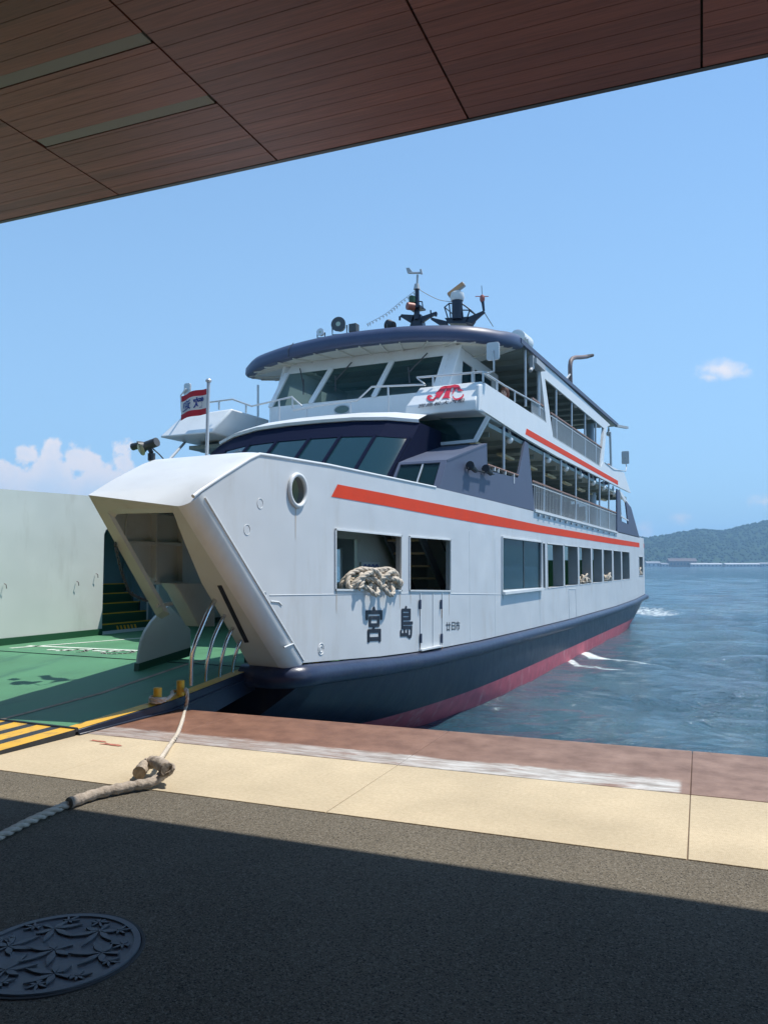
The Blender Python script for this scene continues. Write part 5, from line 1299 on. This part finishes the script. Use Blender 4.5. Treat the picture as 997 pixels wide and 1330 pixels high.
# interior of the passenger deck
b = MB(); b.box(-13.7, -9.2, 18.5, 19.0, 3.0, 4.7); b.box(-8.0, -7.4, 17.6, 18.4, 3.0, 4.74); b.box(-10, -8, 30, 34, 3.0, 4.7); b.box(-10, -8, 24, 27, 4.84, 7.2); b.build('cabin_block', mat('dim_cabin_wall', (.22, .24, .24), .6, var=.05), FE)
for k in range(9):
    b = MB(); y_ = 20.8+k*1.35; b.box(-7.9, -6.0, y_, y_+.45, 3.4, 3.5); b.box(-7.9, -6.0, y_+.40, y_+.48, 3.5, 3.98); b.box(-7.8, -7.7, y_+.1, y_+.4, 3.0, 3.4); b.box(-6.2, -6.1, y_+.1, y_+.4, 3.0, 3.4); b.build('bench', M['bench'], FE, bevel=.02)
for k in range(8):
    b = MB(); y_ = 17.6+k*2.6; b.box(-6.1, -5.95, y_, y_+1.25, 4.56, 4.62); b.build('ceiling_lamp', M['tube_lamp'], FE)
b = MB(); b.box(-6.3, -6.25, 18.3, 18.6, 4.15, 4.32); b.build('exit_sign_box', M['tube_lamp'], FE)
for k in range(9):
    b = MB(); y_ = 19.0+k*1.7; b.box(-7.6, -5.55, y_, y_+.45, 5.2, 5.28); b.box(-7.6, -5.55, y_+.40, y_+.46, 5.28, 5.62); b.box(-7.4, -7.3, y_+.1, y_+.35, 4.84, 5.2); b.box(-5.8, -5.7, y_+.1, y_+.35, 4.84, 5.2); b.build('promenade_bench', M['bench'], FE, bevel=.02)

# ================================================================== loose things on board
# welcome flag (seen from its back)
fl = thing('welcome_flag', onY((271, 538), 8.5), 'red and white flag with blue characters on the pole over the bow', 'flag')
def fpt(u, v):   # u 0 at pole, v 0 bottom .. 1 top
    p = Vector((onY((270, 505), 8.5).x-.02, 8.5, 0)); zt_ = onY((270, 504.5), 8.5).z; zb2 = onY((269, 537.5), 8.5).z
    x = p.x-u*.53; yw = 8.5+.03*math.sin(u*7+v*1.5)*min(1, u*3)+.10*u
    return Vector((x, yw, zb2+(zt_-zb2)*v-.018*u+.015*math.sin(u*5)*u+ .012*(1-v)*0))
def strip(v0, v1, name, mt):
    b = MB(); b.grid([[fpt(u/16, v) for u in range(17)] for v in (v0, v0+(v1-v0)*.5, v1)]); return b.build(name, M[mt], fl, angle=80)
strip(0, .24, 'red_band', 'red'); strip(.24, .77, 'white_field', 'cloth_w'); strip(.77, 1, 'red_band', 'red')
b = MB()
for ch_, u0, u1 in (('歓', .10, .46), ('迎', .54, .92)):
    vs_, fs_ = text_poly(ch_, 1, .02)
    b.raw([fpt(u0+u*(u1-u0), .30+v*.42)+Vector((0, -.005, 0)) for u, v in vs_], fs_)
b.build('flag_characters', M['blue_ink'], fl)

# rope coils on the sills
def coil(c, w_, h_, r, lab, seed, big_=False):
    t = thing('rope_coil', c, lab, 'rope', 'coils of rope on the ferry sills')
    rr = random.Random(seed)
    for hank, (hy, n) in enumerate([(-.27, 7), (.24, 7)] if big_ else [(0, 5)]):
        for k in range(n):
            f_ = (k+1)/n; a_ = w_*(.30 if big_ else .45)*(.55+.45*f_); b_ = h_*(.35+.6*f_)
            x0 = rr.uniform(-.10, .08); sk_ = rr.uniform(-.12, .12); pts = []
            for i in range(12):
                t_ = R(-8+196*i/11)
                pts.append(c+Vector((x0+.08*math.sin(t_*2+k), hy*w_+a_*math.cos(t_)+sk_*math.sin(t_)+rr.uniform(-.02, .02), max(r*.9, r+b_*math.sin(t_)*rr.uniform(.93, 1.02)))))
            twist_rope('rope_turn', pts, r, t, M['rope'], per=4, n=6, pitch_=8)
    for k in range(3 if big_ else 1):
        y0_ = -w_*.45+k*w_*.28
        pts = [c+Vector((rr.uniform(-.02, .1), y0_+w_*.36*i/7, r*1.1+.05*math.sin(i*1.3+k)*(h_/.4))) for i in range(8)]
        twist_rope('rope_turn', [Vector((p.x, p.y, max(p.z, c.z+r*.9))) for p in pts], r, t, M['rope'], per=4, n=6, pitch_=8)
    if big_:
        for (y0_, y1_, dep) in ((-.46, -.16, .07), (.06, .40, .09)):
            pts = [c+Vector((-.03, y0_, .10)), c+Vector((.12, y0_+.02, .01)), c+Vector((.16, y0_+.08, -dep*.75)), c+Vector((.17, (y0_+y1_)/2, -dep)), c+Vector((.16, y1_-.08, -dep*.75)), c+Vector((.12, y1_-.02, .01)), c+Vector((-.03, y1_, .12))]
            twist_rope('rope_turn', pts, r, t, M['rope'], per=4, n=6, pitch_=8)
    return t
cs_ = onX((487, 766.5), XS-.02); coil(Vector((XS-.05, cs_.y+.06, 1.245)), 1.58, .30, .038, 'big coil of thick pale rope heaped on the sill of the foremost side window', 3, True)
for px, py, seed, lab in [(760, 758, 5, 'small pale rope coil on an aft window sill, nearest the wide dark glass'), (788.5, 756, 6, 'small flat rope coil on an aft window sill, second from the wide dark glass')]:
    c = onX((px, py), XS-.08); tcoil = coil(Vector((XS-.10, c.y, .985)), 1.0, .30, .035, lab, seed)
coil(Vector((xs(42.6)-.1, 42.6, 1.10)), .9, .36, .04, 'small coil of pale rope in the sternmost little window', 8)
# ---- two passengers seated on the promenade
def person(loc, yaw, shirt, lab):
    t = thing('person', loc, lab, 'person', 'passengers on the upper deck')
    J = {'pel': (0, 0, .52), 'wst': (0, 0, .70), 'chs': (0, .01, .92), 'nck': (0, .02, 1.07), 'hd0': (0, .03, 1.15), 'hd1': (0, .03, 1.25), 'hd2': (0, .02, 1.33),
         'kl': (.10, .42, .52), 'kr': (-.10, .42, .52), 'al': (.10, .40, .08), 'ar': (-.10, .40, .08), 'tl': (.11, .55, .04), 'tr': (-.11, .55, .04),
         'hl': (.09, .05, .52), 'hr': (-.09, .05, .52),
         'sl': (.18, .01, 1.0), 'sr': (-.18, .01, 1.0), 'el': (.23, .06, .75), 'er': (-.23, .06, .75), 'wl': (.15, .28, .66), 'wr': (-.15, .28, .66)}
    Rr = {'pel': .13, 'wst': .115, 'chs': .13, 'nck': .055, 'hd0': .075, 'hd1': .095, 'hd2': .07, 'kl': .065, 'kr': .065, 'al': .04, 'ar': .04, 'tl': .035, 'tr': .035, 'hl': .085, 'hr': .085, 'sl': .06, 'sr': .06, 'el': .042, 'er': .042, 'wl': .03, 'wr': .03}
    E_ = [('pel', 'wst'), ('wst', 'chs'), ('chs', 'nck'), ('nck', 'hd0'), ('hd0', 'hd1'), ('hd1', 'hd2'), ('pel', 'hl'), ('hl', 'kl'), ('kl', 'al'), ('al', 'tl'), ('pel', 'hr'), ('hr', 'kr'), ('kr', 'ar'), ('ar', 'tr'), ('chs', 'sl'), ('sl', 'el'), ('el', 'wl'), ('chs', 'sr'), ('sr', 'er'), ('er', 'wr')]
    for side_ in ('l', 'r'):
        wv = J['w'+side_]; sg = 1 if side_ == 'l' else -1
        for k, (dx, dy, dz) in enumerate([(-.045, .05, .0), (-.022, .085, -.01), (0, .09, -.012), (.02, .085, -.012), (.038, .07, -.012)]):
            J['f%s%d' % (side_, k)] = (wv[0]+dx*sg*.8, wv[1]+dy, wv[2]+dz); Rr['f%s%d' % (side_, k)] = .009
            E_.append(('w'+side_, 'f%s%d' % (side_, k)))
    ks = list(J); me = bpy.data.meshes.new('skeleton'); me.from_pydata([J[k] for k in ks], [(ks.index(a), ks.index(c)) for a, c in E_], [])
    ob = bpy.data.objects.new('skeleton', me); COL.objects.link(ob)
    sk = ob.modifiers.new('s', 'SKIN'); ob.modifiers.new('u', 'SUBSURF').levels = 2
    for i, k in enumerate(ks):
        sv = me.skin_vertices[0].data[i]; sv.radius = (Rr[k], Rr[k]*(.8 if k in ('chs', 'wst') else 1)); sv.use_root = (k == 'pel')
    dg = bpy.context.evaluated_depsgraph_get(); dg.update()
    nm = bpy.data.meshes.new_from_object(ob.evaluated_get(dg)); bpy.data.objects.remove(ob)
    rot = Matrix.Rotation(yaw, 4, 'Z'); T = Matrix.Translation(loc) @ rot
    nm.materials.clear()
    for m_ in (M['skin'], shirt, M['denim']): nm.materials.append(m_)
    for p in nm.polygons:
        c = p.center; p.use_smooth = True
        p.material_index = 0 if (c.z > 1.06 or (c.y > .2 and .58 < c.z < .76 and abs(c.x) > .1) or (abs(c.x) > .19 and c.z < .84)) else (1 if c.z > .60 and c.y < .25 else 2)
    nm.transform(T)
    ob = bpy.data.objects.new('body', nm); COL.objects.link(ob); ob.parent = t; ob.matrix_parent_inverse = Matrix.Translation(-Vector(loc))
    def L_(x, y, z): return T @ Vector((x, y, z))
    b = MB(); b.ball((0, 0, 0), .118, .95, 1.0, 1.12, 16); b.tube([(0, -.07, -.02), (0, -.09, -.12), (0, -.08, -.22)], [.09, .085, .05], 10)
    b.v = [tuple(L_(v[0], v[1]-.012, v[2]+1.285)) for v in b.v]; b.build('hair', M['hair'], t, angle=80)
    b = MB()
    for sx in (-.035, .035): b.ball((sx, .115, 1.25), .012, n=8)
    b.v = [tuple(L_(*v)) for v in b.v]; b.build('eyes', M['ink'], t)
    b = MB(); b.ball((0, .125, 1.215), .016, 1, 1.2, 1.6, 8); b.v = [tuple(L_(*v)) for v in b.v]; b.build('nose', M['skin'], t)
    return t
person((-5.62, 19.35, 4.80), R(168), M['red'], 'seated passenger with brown hair and a red top behind the rail near the bridge wing')
person((-5.75, 36.3, 4.80), R(150), M['cloth_w'], 'seated passenger with brown hair at the stern end of the upper deck')
